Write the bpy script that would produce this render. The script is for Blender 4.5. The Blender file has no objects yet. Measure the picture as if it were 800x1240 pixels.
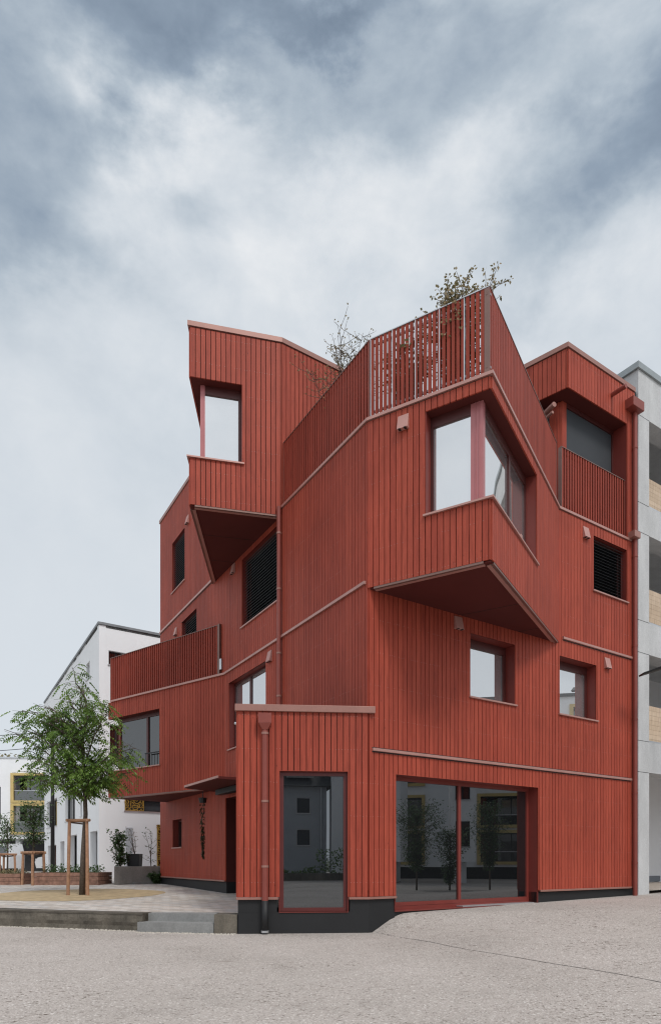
import bpy, math, random
from mathutils import Vector, noise
random.seed(7)
R = math.radians
scene = bpy.context.scene
col = scene.collection

# ------------------------------------------------------------------ materials
def new_mat(name):
    m = bpy.data.materials.new(name); m.use_nodes = True
    nt = m.node_tree; b = nt.nodes['Principled BSDF']
    return m, nt, b
def N(nt, typ, **kw):
    n = nt.nodes.new(typ)
    for k, v in kw.items():
        if k in ('operation', 'blend_type', 'data_type', 'feature', 'attribute_name', 'sky_type', 'noise_dimensions', 'interpolation_type', 'wave_type', 'bands_direction', 'offset', 'squash', 'offset_frequency', 'distance'):
            setattr(n, k, v)
    return n
def coords(nt, scale=(1, 1, 1), src='Object'):
    tc = N(nt, 'ShaderNodeTexCoord'); mp = N(nt, 'ShaderNodeMapping')
    mp.inputs['Scale'].default_value = scale
    nt.links.new(tc.outputs[src], mp.inputs['Vector']); return mp.outputs['Vector']
def noise_n(nt, vec, scale, detail=4, rough=.55, dist=0):
    n = N(nt, 'ShaderNodeTexNoise')
    n.inputs['Scale'].default_value = scale; n.inputs['Detail'].default_value = detail
    n.inputs['Roughness'].default_value = rough; n.inputs['Distortion'].default_value = dist
    nt.links.new(vec, n.inputs['Vector']); return n.outputs['Fac']
def ramp(nt, fac, stops):
    r = N(nt, 'ShaderNodeValToRGB'); el = r.color_ramp.elements
    while len(el) < len(stops): el.new(.5)
    for e, (p, c) in zip(el, stops):
        e.position = p; e.color = (*c, 1) if len(c) == 3 else c
    nt.links.new(fac, r.inputs['Fac']); return r.outputs['Color']
def mixc(nt, fac, a, b, mode='MIX'):
    m = N(nt, 'ShaderNodeMix', data_type='RGBA', blend_type=mode)
    for sock, v in ((m.inputs[0], fac), (m.inputs[6], a), (m.inputs[7], b)):
        if hasattr(v, 'links'): nt.links.new(v, sock)
        elif isinstance(v, (int, float)): sock.default_value = v
        else: sock.default_value = (*v, 1)
    return m.outputs[2]
def math_n(nt, op, a, b=None, c=None, clamp=False):
    m = N(nt, 'ShaderNodeMath', operation=op); m.use_clamp = clamp
    for i, v in enumerate((a, b, c)):
        if v is None: continue
        if hasattr(v, 'links'): nt.links.new(v, m.inputs[i])
        else: m.inputs[i].default_value = v
    return m.outputs[0]
def bump(nt, b, h, strength=.3, dist=.01):
    bn = N(nt, 'ShaderNodeBump'); bn.inputs['Strength'].default_value = strength
    bn.inputs['Distance'].default_value = dist
    nt.links.new(h, bn.inputs['Height']); nt.links.new(bn.outputs['Normal'], b.inputs['Normal'])

def painted_wood(name, c0, c1, rough=.62):
    m, nt, b = new_mat(name)
    v = coords(nt, (14, 14, .9)); g = noise_n(nt, v, 2.2, 5, .6)
    v2 = coords(nt, (1, 1, 1)); g2 = noise_n(nt, v2, .55, 3)
    at = N(nt, 'ShaderNodeAttribute', attribute_name='bv')
    base = mixc(nt, at.outputs['Fac'], c0, c1)
    gr = ramp(nt, g, [(.28, (.66, .62, .62)), (.5, (.98, .98, .98)), (.75, (1.20, 1.24, 1.28))])
    base = mixc(nt, .8, base, gr, 'MULTIPLY')
    we = ramp(nt, g2, [(.3, (.84, .83, .83)), (.7, (1.12, 1.12, 1.12))])
    base = mixc(nt, .8, base, we, 'MULTIPLY')
    # knots
    vo = N(nt, 'ShaderNodeTexVoronoi'); vo.inputs['Scale'].default_value = 3.4
    nt.links.new(coords(nt, (1.6, 1.6, .9)), vo.inputs['Vector'])
    kn = ramp(nt, vo.outputs['Distance'], [(.035, (.50, .48, .48)), (.085, (1, 1, 1))])
    base = mixc(nt, .8, base, kn, 'MULTIPLY')
    fl = noise_n(nt, coords(nt, (30, 30, 5)), 1.6, 3, .7)
    base = mixc(nt, .7, base, ramp(nt, fl, [(.62, (1, 1, 1)), (.74, (1.25, 1.5, 1.6))]), 'MULTIPLY')
    nt.links.new(base, b.inputs['Base Color'])
    b.inputs['Roughness'].default_value = rough
    b.inputs['Specular IOR Level'].default_value = .3
    bump(nt, b, g, .35, .004)
    return m
def simple(name, c, rough=.5, metal=0, var=.12, scale=3, spec=.5, bmp=0):
    m, nt, b = new_mat(name)
    g = noise_n(nt, coords(nt), scale, 5)
    lo = tuple(x * (1 - var) for x in c); hi = tuple(min(1, x * (1 + var)) for x in c)
    nt.links.new(ramp(nt, g, [(.3, lo), (.7, hi)]), b.inputs['Base Color'])
    b.inputs['Roughness'].default_value = rough; b.inputs['Metallic'].default_value = metal
    b.inputs['Specular IOR Level'].default_value = spec
    if bmp: bump(nt, b, g, bmp, .01)
    return m
def glass(name, refl, inner, tint=(1, 1, 1), wave=.0):
    m, nt, b = new_mat(name)
    nt.nodes.remove(b)
    out = nt.nodes['Material Output']
    d = N(nt, 'ShaderNodeBsdfDiffuse'); g = N(nt, 'ShaderNodeBsdfGlossy'); mx = N(nt, 'ShaderNodeMixShader')
    d.inputs['Color'].default_value = (*inner, 1); g.inputs['Color'].default_value = (*tint, 1)
    g.inputs['Roughness'].default_value = .004
    lw = N(nt, 'ShaderNodeLayerWeight'); lw.inputs['Blend'].default_value = .25
    f = math_n(nt, 'MULTIPLY_ADD', lw.outputs['Fresnel'], .6, refl, True)
    nt.links.new(f, mx.inputs[0]); nt.links.new(d.outputs[0], mx.inputs[1]); nt.links.new(g.outputs[0], mx.inputs[2])
    if wave:
        bn = N(nt, 'ShaderNodeBump'); bn.inputs['Strength'].default_value = wave; bn.inputs['Distance'].default_value = .01
        nt.links.new(noise_n(nt, coords(nt), .7, 1), bn.inputs['Height']); nt.links.new(bn.outputs[0], g.inputs['Normal'])
    nt.links.new(mx.outputs[0], out.inputs['Surface'])
    return m

MAT = {}
MAT['red'] = painted_wood('red_painted_boards', (.322, .052, .029), (.382, .068, .038))
MAT['redback'] = simple('black_facade_membrane', (.020, .008, .007), .9)
MAT['redslat'] = painted_wood('red_painted_slats', (.25, .040, .022), (.31, .051, .029))
MAT['redsmooth'] = simple('red_painted_panel', (.19, .032, .024), .5, var=.08)
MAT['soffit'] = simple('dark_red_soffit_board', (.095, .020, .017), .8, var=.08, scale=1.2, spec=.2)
MAT['flash'] = simple('pale_red_metal_flashing', (.46, .25, .215), .40, .3, .08)
MAT['coping'] = simple('terracotta_metal_coping', (.33, .165, .135), .45, .2, .08)
MAT['pipe'] = simple('terracotta_metal_pipe', (.25, .060, .045), .42, .2, .08)
MAT['vent'] = simple('pale_terracotta_vent', (.46, .24, .21), .5, .1, .06)
MAT['post'] = simple('pink_red_corner_post', (.44, .16, .165), .35, .1, .05)
MAT['frame'] = simple('dark_red_window_frame', (.075, .018, .016), .4, 0, .08)
MAT['plum'] = simple('plum_window_frame', (.12, .026, .024), .35, .1, .08)
MAT['trim'] = simple('brown_metal_trim', (.22, .13, .11), .4, .5, .1)
MAT['black'] = simple('black_metal', (.018, .018, .020), .5, .2, .2)
MAT['plinth'] = simple('anthracite_plinth', (.010, .0105, .012), .6, 0, .22, 1.4)
MAT['blind'] = simple('anthracite_blind', (.035, .037, .042), .35, .3, .1)
MAT['screen'] = simple('dark_grey_fabric_screen', (.035, .040, .047), .7, 0, .12, .8)
MAT['silver'] = simple('galvanised_steel', (.55, .56, .58), .35, .7, .1)
MAT['skyglass'] = glass('coated_glass', .60, (.26, .27, .28))
MAT['skyglass2'] = glass('coated_glass_wavy', .60, (.22, .23, .24), wave=.25)
MAT['shopglass'] = glass('dark_shop_glass', .17, (.008, .009, .010), (.9, .95, 1), wave=.05)
MAT['darkglass'] = glass('dim_room_glass', .13, (.010, .011, .012))
MAT['render'] = simple('white_render', (.80, .81, .83), .85, 0, .03, .6)
MAT['greyrender'] = simple('grey_render', (.42, .44, .47), .85, 0, .05, .6)
MAT['yellow'] = simple('ochre_balcony_frame', (.56, .42, .17), .6, 0, .1)
MAT['tile'] = simple('dark_roof_tiles', (.045, .047, .05), .7, 0, .2, 6)
MAT['sand'] = simple('sand', (.42, .32, .19), .95, 0, .22, 5, bmp=.4)
MAT['stake'] = simple('round_softwood_stake', (.36, .20, .12), .8, 0, .25, 9)
MAT['plank'] = simple('reddish_timber_plank', (.26, .14, .10), .8, 0, .35, 7, bmp=.3)
MAT['bark'] = simple('grey_brown_bark', (.10, .078, .062), .9, 0, .35, 20, bmp=.6)
MAT['twig'] = simple('dark_brown_twig', (.09, .06, .045), .9, 0, .3, 20)
MAT['woodpanel'] = painted_wood('pale_timber_panel', (.50, .38, .27), (.58, .45, .33), .6)
MAT['car'] = simple('white_car_paint', (.72, .73, .75), .25, 0, .02)
MAT['rubber'] = simple('black_rubber', (.02, .02, .02), .8)
MAT['lens'] = simple('lamp_lens', (.6, .6, .62), .15)
MAT['soil'] = simple('dark_soil', (.05, .038, .028), .95, 0, .3, 8, bmp=.5)
MAT['rooffelt'] = simple('grey_roof_felt', (.12, .12, .12), .9)
MAT['goldcut'] = simple('gold_metal', (.55, .38, .09), .4, .6, .1)

def leaf_mat(name, c0, c1):
    m, nt, b = new_mat(name)
    at = N(nt, 'ShaderNodeAttribute', attribute_name='bv')
    c = mixc(nt, at.outputs['Fac'], c0, c1)
    nt.links.new(c, b.inputs['Base Color']); b.inputs['Roughness'].default_value = .5
    tr = N(nt, 'ShaderNodeBsdfTranslucent'); nt.links.new(c, tr.inputs['Color'])
    mx = N(nt, 'ShaderNodeMixShader'); mx.inputs[0].default_value = .35
    nt.links.new(b.outputs[0], mx.inputs[1]); nt.links.new(tr.outputs[0], mx.inputs[2])
    nt.links.new(mx.outputs[0], nt.nodes['Material Output'].inputs['Surface'])
    return m
MAT['leaf'] = leaf_mat('fresh_green_leaf', (.065, .14, .026), (.21, .33, .065))
MAT['leaf2'] = leaf_mat('mid_green_leaf', (.05, .10, .035), (.12, .19, .075))
MAT['leafbrown'] = leaf_mat('bronze_leaf', (.13, .125, .055), (.44, .36, .22))
MAT['leafpale'] = leaf_mat('pale_olive_leaf', (.14, .13, .06), (.30, .25, .13))

def asphalt():
    m, nt, b = new_mat('light_chipping_asphalt')
    v = coords(nt)
    vo = N(nt, 'ShaderNodeTexVoronoi'); vo.inputs['Scale'].default_value = 62
    nt.links.new(v, vo.inputs['Vector'])
    vo2 = N(nt, 'ShaderNodeTexVoronoi'); vo2.inputs['Scale'].default_value = 100
    nt.links.new(v, vo2.inputs['Vector'])
    sep = N(nt, 'ShaderNodeSeparateColor'); nt.links.new(vo.outputs['Color'], sep.inputs[0])
    sep2 = N(nt, 'ShaderNodeSeparateColor'); nt.links.new(vo2.outputs['Color'], sep2.inputs[0])
    c = ramp(nt, sep.outputs[0], [(0, (.20, .175, .16)), (.08, (.40, .362, .336)), (.6, (.45, .41, .385)), (.92, (.49, .45, .42)), (.985, (.66, .63, .60))])
    c2 = ramp(nt, sep2.outputs[1], [(0, (.80, .79, .78)), (1, (1.16, 1.16, 1.16))])
    c = mixc(nt, .8, c, c2, 'MULTIPLY')
    big = noise_n(nt, v, .35, 6, .6)
    c = mixc(nt, .9, c, ramp(nt, big, [(.3, (.80, .79, .78)), (.45, (.98, .97, .96)), (.7, (1.12, 1.11, 1.11))]), 'MULTIPLY')
    mid = noise_n(nt, coords(nt, (1, 2.4, 1)), 2.6, 7, .7)
    c = mixc(nt, .9, c, ramp(nt, mid, [(.32, (.72, .70, .68)), (.41, (1, 1, 1))]), 'MULTIPLY')
    pits = noise_n(nt, coords(nt, (1, 1.6, 1)), 9, 6, .75)
    c = mixc(nt, .9, c, ramp(nt, pits, [(.34, (.22, .19, .16)), (.385, (1, 1, 1))]), 'MULTIPLY')
    cl = noise_n(nt, v, .55, 3, .5)
    pit = ramp(nt, noise_n(nt, coords(nt, (1, 1.5, 1)), 15, 3, .6), [(.36, (.25, .22, .18)), (.41, (1, 1, 1))])
    c = mixc(nt, ramp(nt, cl, [(.48, (0, 0, 0)), (.60, (1, 1, 1))]), c, mixc(nt, 1.0, c, pit, 'MULTIPLY'))
    nt.links.new(c, b.inputs['Base Color']); b.inputs['Roughness'].default_value = .9
    b.inputs['Specular IOR Level'].default_value = .2
    h = math_n(nt, 'ADD', vo.outputs['Distance'], math_n(nt, 'MULTIPLY', pits, 1.0))
    bump(nt, b, h, .45, .006)
    return m
MAT['asphalt'] = asphalt()
def pavers():
    m, nt, b = new_mat('mixed_concrete_pavers')
    v = coords(nt)
    mp = N(nt, 'ShaderNodeMapping'); mp.inputs['Rotation'].default_value = (0, 0, R(31)); nt.links.new(v, mp.inputs['Vector'])
    br = N(nt, 'ShaderNodeTexBrick'); br.inputs['Scale'].default_value = 1
    br.inputs['Brick Width'].default_value = .30; br.inputs['Row Height'].default_value = .15
    br.inputs['Mortar Size'].default_value = .006; br.inputs['Bias'].default_value = 0
    br.inputs['Color1'].default_value = (0, 0, 0, 1); br.inputs['Color2'].default_value = (1, 1, 1, 1); br.inputs['Mortar'].default_value = (.5, .5, .5, 1)
    nt.links.new(mp.outputs[0], br.inputs['Vector'])
    sep = N(nt, 'ShaderNodeSeparateColor'); nt.links.new(br.outputs['Color'], sep.inputs[0])
    c = ramp(nt, sep.outputs[0], [(0, (.42, .385, .35)), (.35, (.56, .50, .455)), (.6, (.64, .60, .555)), (1, (.50, .485, .475))])
    c = mixc(nt, br.outputs['Fac'], c, (.2, .18, .16))
    g = noise_n(nt, v, .5, 6, .65)
    c = mixc(nt, .9, c, ramp(nt, g, [(.3, (.82, .80, .78)), (.7, (1.08, 1.08, 1.08))]), 'MULTIPLY')
    nt.links.new(c, b.inputs['Base Color']); b.inputs['Roughness'].default_value = .85
    bump(nt, b, br.outputs['Fac'], -.4, .006)
    return m
MAT['paver'] = pavers()
def concrete(name, c, streak=.5, dark=.6):
    m, nt, b = new_mat(name)
    g = noise_n(nt, coords(nt, (1, 1, .35)), 2.2, 8, .65)
    g2 = noise_n(nt, coords(nt), 28, 4, .6)
    k = ramp(nt, g, [(.28, tuple(x * dark for x in c)), (.6, c), (.8, tuple(min(1, x * 1.15) for x in c))])
    k = mixc(nt, streak, k, ramp(nt, g2, [(.3, (.72, .72, .72)), (.65, (1.06, 1.06, 1.06))]), 'MULTIPLY')
    nt.links.new(k, b.inputs['Base Color']); b.inputs['Roughness'].default_value = .85
    bump(nt, b, g2, .35, .01)
    return m
MAT['kerb'] = concrete('weathered_rough_concrete', (.17, .148, .118), 1.0, .34)
MAT['kerbtop'] = concrete('dark_concrete_lip', (.13, .112, .09), .9, .5)  # darker tone of the wall concrete for its top lip
MAT['step'] = concrete('grey_concrete_step', (.27, .27, .265), .6, .75)
MAT['board_concrete'] = concrete('board_marked_concrete', (.30, .285, .265), .7, .6)
MAT['conc'] = concrete('pale_facade_concrete', (.57, .575, .58), .45, .8)

# ------------------------------------------------------------------ mesh helpers
base = {}
class MB:
    def __init__(s): s.v = []; s.f = []; s.bv = []
    def face(s, pts, bv=None):
        i = len(s.v); s.v += [tuple(p) for p in pts]; s.f.append(tuple(range(i, i + len(pts))))
        s.bv.append(random.random() if bv is None else bv)
    def box8(s, p, bv=None):          # p: 4 bottom then 4 top, counter-clockwise
        i = len(s.v); s.v += [tuple(q) for q in p]
        fs = [(0, 3, 2, 1), (4, 5, 6, 7), (0, 1, 5, 4), (1, 2, 6, 5), (2, 3, 7, 6), (3, 0, 4, 7)]
        b = random.random() if bv is None else bv
        for f in fs: s.f.append(tuple(i + k for k in f)); s.bv.append(b)
    def box(s, x0, x1, y0, y1, z0, z1, bv=None):
        s.box8([(x0, y0, z0), (x1, y0, z0), (x1, y1, z0), (x0, y1, z0), (x0, y0, z1), (x1, y0, z1), (x1, y1, z1), (x0, y1, z1)], bv)
    def fbox(s, F, s0, s1, z0, z1, o0, o1, bv=None):   # in a wall's own frame
        s.box8([F(s0, z0, o1), F(s1, z0, o1), F(s1, z0, o0), F(s0, z0, o0), F(s0, z1, o1), F(s1, z1, o1), F(s1, z1, o0), F(s0, z1, o0)], bv)
    def prism(s, poly, z0, z1, bv=None):
        n = len(poly); b = random.random() if bv is None else bv
        s.face([(x, y, z0) for x, y in reversed(poly)], b); s.face([(x, y, z1) for x, y in poly], b)
        for i in range(n):
            a, c = poly[i], poly[(i + 1) % n]
            s.face([(a[0], a[1], z0), (c[0], c[1], z0), (c[0], c[1], z1), (a[0], a[1], z1)], b)
    def tube(s, pts, r, n=8, caps=True, bv=None):
        pts = [Vector(p) for p in pts]; rs = r if isinstance(r, (list, tuple)) else [r] * len(pts)
        b = random.random() if bv is None else bv
        i0 = len(s.v); up = None
        for k, p in enumerate(pts):
            t = (pts[min(k + 1, len(pts) - 1)] - pts[max(k - 1, 0)]).normalized()
            if up is None: up = Vector((0, 0, 1)) if abs(t.z) < .9 else Vector((1, 0, 0))
            a = (up - t * up.dot(t)).normalized(); c = t.cross(a); up = a
            for j in range(n):
                th = 2 * math.pi * j / n
                s.v.append(tuple(p + (a * math.cos(th) + c * math.sin(th)) * rs[k]))
        for k in range(len(pts) - 1):
            for j in range(n):
                q = i0 + k * n; j2 = (j + 1) % n
                s.f.append((q + j, q + j2, q + n + j2, q + n + j)); s.bv.append(b)
        if caps:
            s.f.append(tuple(i0 + j for j in reversed(range(n)))); s.bv.append(b)
            q = i0 + (len(pts) - 1) * n
            s.f.append(tuple(q + j for j in range(n))); s.bv.append(b)
    def build(s, name, mat, parent=None, origin=None, smooth=False, bevel=0):
        if parent is not None: o0 = base[parent.name]
        elif origin is not None: o0 = Vector(origin)
        else:
            xs = [p[0] for p in s.v]; ys = [p[1] for p in s.v]; zs = [p[2] for p in s.v]
            o0 = Vector(((min(xs) + max(xs)) / 2, (min(ys) + max(ys)) / 2, min(zs)))
        me = bpy.data.meshes.new(name)
        me.from_pydata([(p[0] - o0.x, p[1] - o0.y, p[2] - o0.z) for p in s.v], [], s.f)
        me.materials.append(MAT[mat] if isinstance(mat, str) else mat)
        at = me.attributes.new('bv', 'FLOAT', 'FACE'); at.data.foreach_set('value', s.bv)
        if smooth: me.polygons.foreach_set('use_smooth', [True] * len(me.polygons))
        me.update()
        o = bpy.data.objects.new(name, me); col.objects.link(o)
        if parent is not None: o.parent = parent
        else: o.location = o0
        base[o.name] = o0
        if bevel:
            md = o.modifiers.new('bevel', 'BEVEL'); md.width = bevel; md.segments = 2; md.limit_method = 'ANGLE'
        return o
def empty(name, loc, rz=0):
    o = bpy.data.objects.new(name, None); col.objects.link(o); o.location = loc; o.rotation_euler.z = rz
    o.empty_display_size = .3; base[o.name] = Vector(loc); return o
def tag(o, label=None, cat=None, group=None, kind=None):
    if label: o['label'] = label
    if cat: o['category'] = cat
    if group: o['group'] = group
    if kind: o['kind'] = kind
    return o
def copy_tree(o, parent=None):
    c = o.copy(); col.objects.link(c); c.parent = parent; base[c.name] = base[o.name].copy()
    for ch in [x for x in bpy.data.objects if x.parent == o]: copy_tree(ch, c)
    return c

class Frame:
    """plan line p0->p1 of a wall; outward normal lies to the right of the walk"""
    def __init__(s, p0, p1):
        s.p0 = Vector(p0[:2]); s.p1 = Vector(p1[:2]); s.L = (s.p1 - s.p0).length
        s.d = (s.p1 - s.p0) / s.L; s.n = Vector((s.d.y, -s.d.x))
    def __call__(s, a, z, o=0):
        p = s.p0 + s.d * a + s.n * o; return (p.x, p.y, z)
    def xy(s, a, o=0):
        p = s.p0 + s.d * a + s.n * o; return (p.x, p.y)
def isect(A, oa, B, ob):
    p = A.p0 + A.n * oa; q = B.p0 + B.n * ob
    den = A.d.x * B.d.y - A.d.y * B.d.x; w = q - p
    t = (w.x * B.d.y - w.y * B.d.x) / den
    return p + A.d * t, t

# ------------------------------------------------------------------ the red house
HOUSE = empty('apartment_house', (1.0, 17.0, 0))
tag(HOUSE, 'dark red timber clad corner house with folded oriels and slatted roof terraces', 'house')
K = (.713, 12.4); RD = Vector((.8325, .554)); LD = Vector((-.5126, .8586))
M_ = (.713 + .8325 * 8.60, 12.4 + .554 * 8.60)
E_ = (-6.1046, 23.8194)
C_ = (2.72, 11.22); P_ = (5.32, 15.468); J_ = (-1.71, 12.2)
T_ = (-3.19, 15.04); F_ = (-2.92, 18.487); Q_ = (-7.30, 21.80)
WL = Frame(E_, K); WR = Frame(K, M_); WF = Frame(J_, K)
WKC = Frame(K, C_); WCP = Frame(C_, P_)
V_ = WL.xy(5.21); U_ = WL.xy(9.66)
WTU = Frame(T_, U_); WVT = Frame(V_, T_)
U2_ = (U_[0] + RD.x * 1.75, U_[1] + RD.y * 1.75)
WUU = Frame(U_, U2_)
Rq_ = WL.xy(.75); WQF = Frame(Q_, F_); WRQ = Frame(Rq_, Q_)
G_ = WR.xy(5.89); H_ = (G_[0] - .755 * 2.1, G_[1] + .655 * 2.1)
WHG = Frame(H_, G_)
DECK = 9.58; TOP = 13.50; COURSE1 = 3.42; COURSE2 = 6.56; SOF = 6.47; TSOF = 9.47; QSOF = 3.44
PITCH = .115

def rnd(a, b): return random.uniform(a, b)
MAT['nail'] = simple('pale_nail_head', (.46, .20, .17), .5)
def subtract(z0, z1, cuts):
    seg = [(z0, z1)]
    for c0, c1 in cuts:
        ns = []
        for a, b in seg:
            if c1 <= a or c0 >= b: ns.append((a, b)); continue
            if c0 > a: ns.append((a, c0))
            if c1 < b: ns.append((c1, b))
        seg = ns
    return [(a, b) for a, b in seg if b - a > .005]
def cladding(Fr, regions, holes=(), name='wall', pitch=PITCH, gap=.0145, thick=.030, mat='red', nails=False):
    mb = MB(); bk = MB()
    for s0, s1, z0, z1 in regions:
        k0 = math.ceil(s0 / pitch + 1e-6); grid = []
        g = k0 * pitch
        while g < s1 - 1e-4: grid.append(g); g += pitch
        hs = [h for h in holes if h[0] < s1 and h[1] > s0]
        he = sorted({round(min(max(e, s0), s1), 4) for h in hs for e in h[:2]})
        cuts = sorted(set([s0, s1] + grid + he)); gs = set(grid)
        if s1 not in grid: pass
        lastb = random.random()
        for a, b in zip(cuts, cuts[1:]):
            if b - a < .004: continue
            mid = (a + b) / 2
            if a in gs: lastb = random.random()
            za = [(h[2], h[3]) for h in hs if h[0] <= mid <= h[1]]
            x0 = a + (gap / 2 if a in gs else 0); x1 = b - (gap / 2 if b in gs else 0)
            if x1 - x0 < .003: continue
            for c0, c1 in subtract(z0, z1, za):
                mb.fbox(Fr, x0, x1, c0, c1, .001, thick, lastb)
        cs = sorted(set([s0, s1] + he))
        for a, b in zip(cs, cs[1:]):
            mid = (a + b) / 2
            za = [(h[2], h[3]) for h in hs if h[0] <= mid <= h[1]]
            for c0, c1 in subtract(z0, z1, za):
                bk.face([Fr(a, c0), Fr(b, c0), Fr(b, c1), Fr(a, c1)])
    o = mb.build(name, mat, HOUSE); o2 = bk.build('backing', 'redback', o)
    if nails:
        nm = MB()
        for s0, s1, z0, z1 in regions:
            k = math.ceil(s0 / pitch)
            while (k + 1) * pitch < s1:
                for dx in (.025, .09):
                    x = k * pitch + dx; z = .95
                    while z < z1 - .05:
                        if z > z0 + .05 and not any(h[0] - .02 < x < h[1] + .02 and h[2] - .03 < z < h[3] + .03 for h in holes) and random.random() < .62:
                            zz = z + rnd(-.006, .006); nm.fbox(Fr, x - .005, x + .005, zz - .005, zz + .005, thick - .002, thick + .0015)
                        z += .62
                k += 1
        tag(nm.build('nail_heads', 'nail', o), kind='stuff')
    return o
def blind_mesh(Fr, s0, s1, z0, z1, o, step=.075):
    mb = MB(); z = z1
    while z > z0:
        mb.box8([Fr(s0, z - .045, o + .02), Fr(s1, z - .045, o + .02), Fr(s1, z - .01, o - .03), Fr(s0, z - .01, o - .03),
                 Fr(s0, z - .04, o + .022), Fr(s1, z - .04, o + .022), Fr(s1, z - .005, o - .028), Fr(s0, z - .005, o - .028)])
        z -= step
    return mb
def window(Fr, s0, s1, z0, z1, depth=.22, gl='skyglass', mull=(), blind=None, sill=True, fw=.06, headbox=.0, revmat='redsmooth', name='window', label=None, fr='frame', leftrev=True, transom=None):
    d = -depth
    fr_ = MB()
    fr_.fbox(Fr, s0, s0 + fw, z0, z1, d, d + .06); fr_.fbox(Fr, s1 - fw, s1, z0, z1, d, d + .06)
    fr_.fbox(Fr, s0 + fw, s1 - fw, z1 - fw - headbox, z1, d, d + .062); fr_.fbox(Fr, s0 + fw, s1 - fw, z0, z0 + fw, d, d + .062)
    for m in mull: fr_.fbox(Fr, m - .04, m + .04, z0 + fw, z1 - fw - headbox, d, d + .058)
    if transom:
        for (a, b, z) in transom: fr_.fbox(Fr, a, b, z - .025, z + .025, d, d + .05)
    w = fr_.build(name, fr, HOUSE)
    if label: w['label'] = label
    p = MB(); p.face([Fr(s0 + .01, z0 + .01, d + .025), Fr(s1 - .01, z0 + .01, d + .025), Fr(s1 - .01, z1 - .01, d + .025), Fr(s0 + .01, z1 - .01, d + .025)])
    p.build('pane', gl, w)
    r = MB(); o1 = .015; t = .012
    r.fbox(Fr, s0 - t, s0, z0, z1, d - .02, o1); r.fbox(Fr, s1, s1 + t, z0, z1, d - .02, o1)
    r.fbox(Fr, s0 - t, s1 + t, z1, z1 + t, d - .02, o1 + .01); r.fbox(Fr, s0 - t, s1 + t, z0 - t, z0, d - .02, o1)
    r.build('reveal', revmat, w)
    if blind:
        blind_mesh(Fr, s0 + fw, s1 - fw, z0 + blind, z1 - .03, d + .11).build('blind', 'blind', w)
    if sill:
        q = MB(); q.fbox(Fr, s0 - .04, s1 + .05, z0 - .030, z0 + .006, d + .07, .07)
        q.build('sill', 'flash', w, bevel=.004)
    return w
def corner_window(A, sA, B, sB, z0, z1, depth=.2, post=.2, gl='skyglass', glB=None, headbox=.16, mullB=(), postmat='post', sillm=True, head='redsmooth', label=None, bottomframe=.06, sill_lift=0):
    ci, tA = isect(A, -depth, B, -depth); _, tB = isect(B, -depth, A, -depth)
    fw = .06; f = MB(); d = -depth
    f.fbox(A, sA, sA + fw, z0, z1, d - .06, d); f.fbox(A, sA, tA - post, z1 - headbox, z1, d - .06, d + .002); f.fbox(A, sA, tA - post, z0, z0 + bottomframe, d - .06, d + .002)
    f.fbox(B, sB - fw, sB, z0, z1, d - .06, d); f.fbox(B, tB + post * .5, sB, z1 - headbox, z1, d - .06, d + .002); f.fbox(B, tB + post * .5, sB, z0, z0 + bottomframe, d - .06, d + .002)
    for m in mullB: f.fbox(B, m - .04, m + .04, z0, z1 - headbox, d - .05, d + .01)
    w = f.build('corner_window', 'frame', HOUSE)
    if label: w['label'] = label
    pm = MB()
    pm.fbox(A, tA - post, tA, z0, z1 - .004, d - .08, d + .004)
    pm.fbox(A, tA - post * .62, tA - post * .58, z0, z1 - .004, d, d + .016)
    pm.fbox(A, tA - post * .32, tA - post * .28, z0, z1 - .004, d, d + .016)
    pm.fbox(B, tB, tB + post * .5, z0, z1 - .004, d - .08, d + .002)
    pm.build('corner_post', postmat, w)
    p = MB(); p.face([A(sA, z0, d - .03), A(tA - .02, z0, d - .03), A(tA - .02, z1, d - .03), A(sA, z1, d - .03)]); p.build('pane', gl, w)
    p = MB(); p.face([B(tB + .02, z0, d - .03), B(sB, z0, d - .03), B(sB, z1, d - .03), B(tB + .02, z1, d - .03)]); p.build('pane', glB or gl, w)
    # head, floor and end reveals of the recess
    poly = [A.xy(sA, .0), A.xy(A.L, .0), B.xy(sB, .0), B.xy(sB, d - .06), (ci.x, ci.y), A.xy(sA, d - .06)]
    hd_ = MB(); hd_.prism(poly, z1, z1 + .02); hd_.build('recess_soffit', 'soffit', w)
    r = MB(); r.prism(poly, z0 - .02, z0)
    r.fbox(A, sA - .012, sA, z0, z1, d - .06, .015); r.fbox(B, sB, sB + .012, z0, z1, d - .06, .015)
    r.build('reveal', head, w)
    if sillm:
        q = MB()
        _, ta = isect(A, .07, B, .07); x, _t = isect(A, .07, B, .07)
        for Fr, a, b in ((A, sA - .04, None), (B, None, sB + .05)):
            pa = Fr.xy(a, .07) if a is not None else (x.x, x.y)
            pb = Fr.xy(b, .07) if b is not None else (x.x, x.y)
            inn = (ci.x, ci.y)
            pc = Fr.xy(b, d) if b is not None else inn
            pd = Fr.xy(a, d) if a is not None else inn
            q.prism([pa, pb, pc, pd], z0 - .030, z0 + .004)
        q.build('sill', 'flash', w)
    return w
def ledge(Fr, s0, s1, z0, z1, out, name='string_course', mat='flash', back=0.0, bevel=.006):
    m = MB(); m.fbox(Fr, s0, s1, z0, z1, back, out)
    o = m.build(name, mat, HOUSE, bevel=bevel)
    if name == 'string_course':
        g = MB(); g.fbox(Fr, s0, s1, z1 + .001, z1 + .02, back, .031); g.fbox(Fr, s0, s1, z0 - .022, z0 - .001, back, .031); g.build('painted_shadow_gap', 'black', o)  # black strips paint the ledge's drop shadow and gap lines above and below it
    return o
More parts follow.
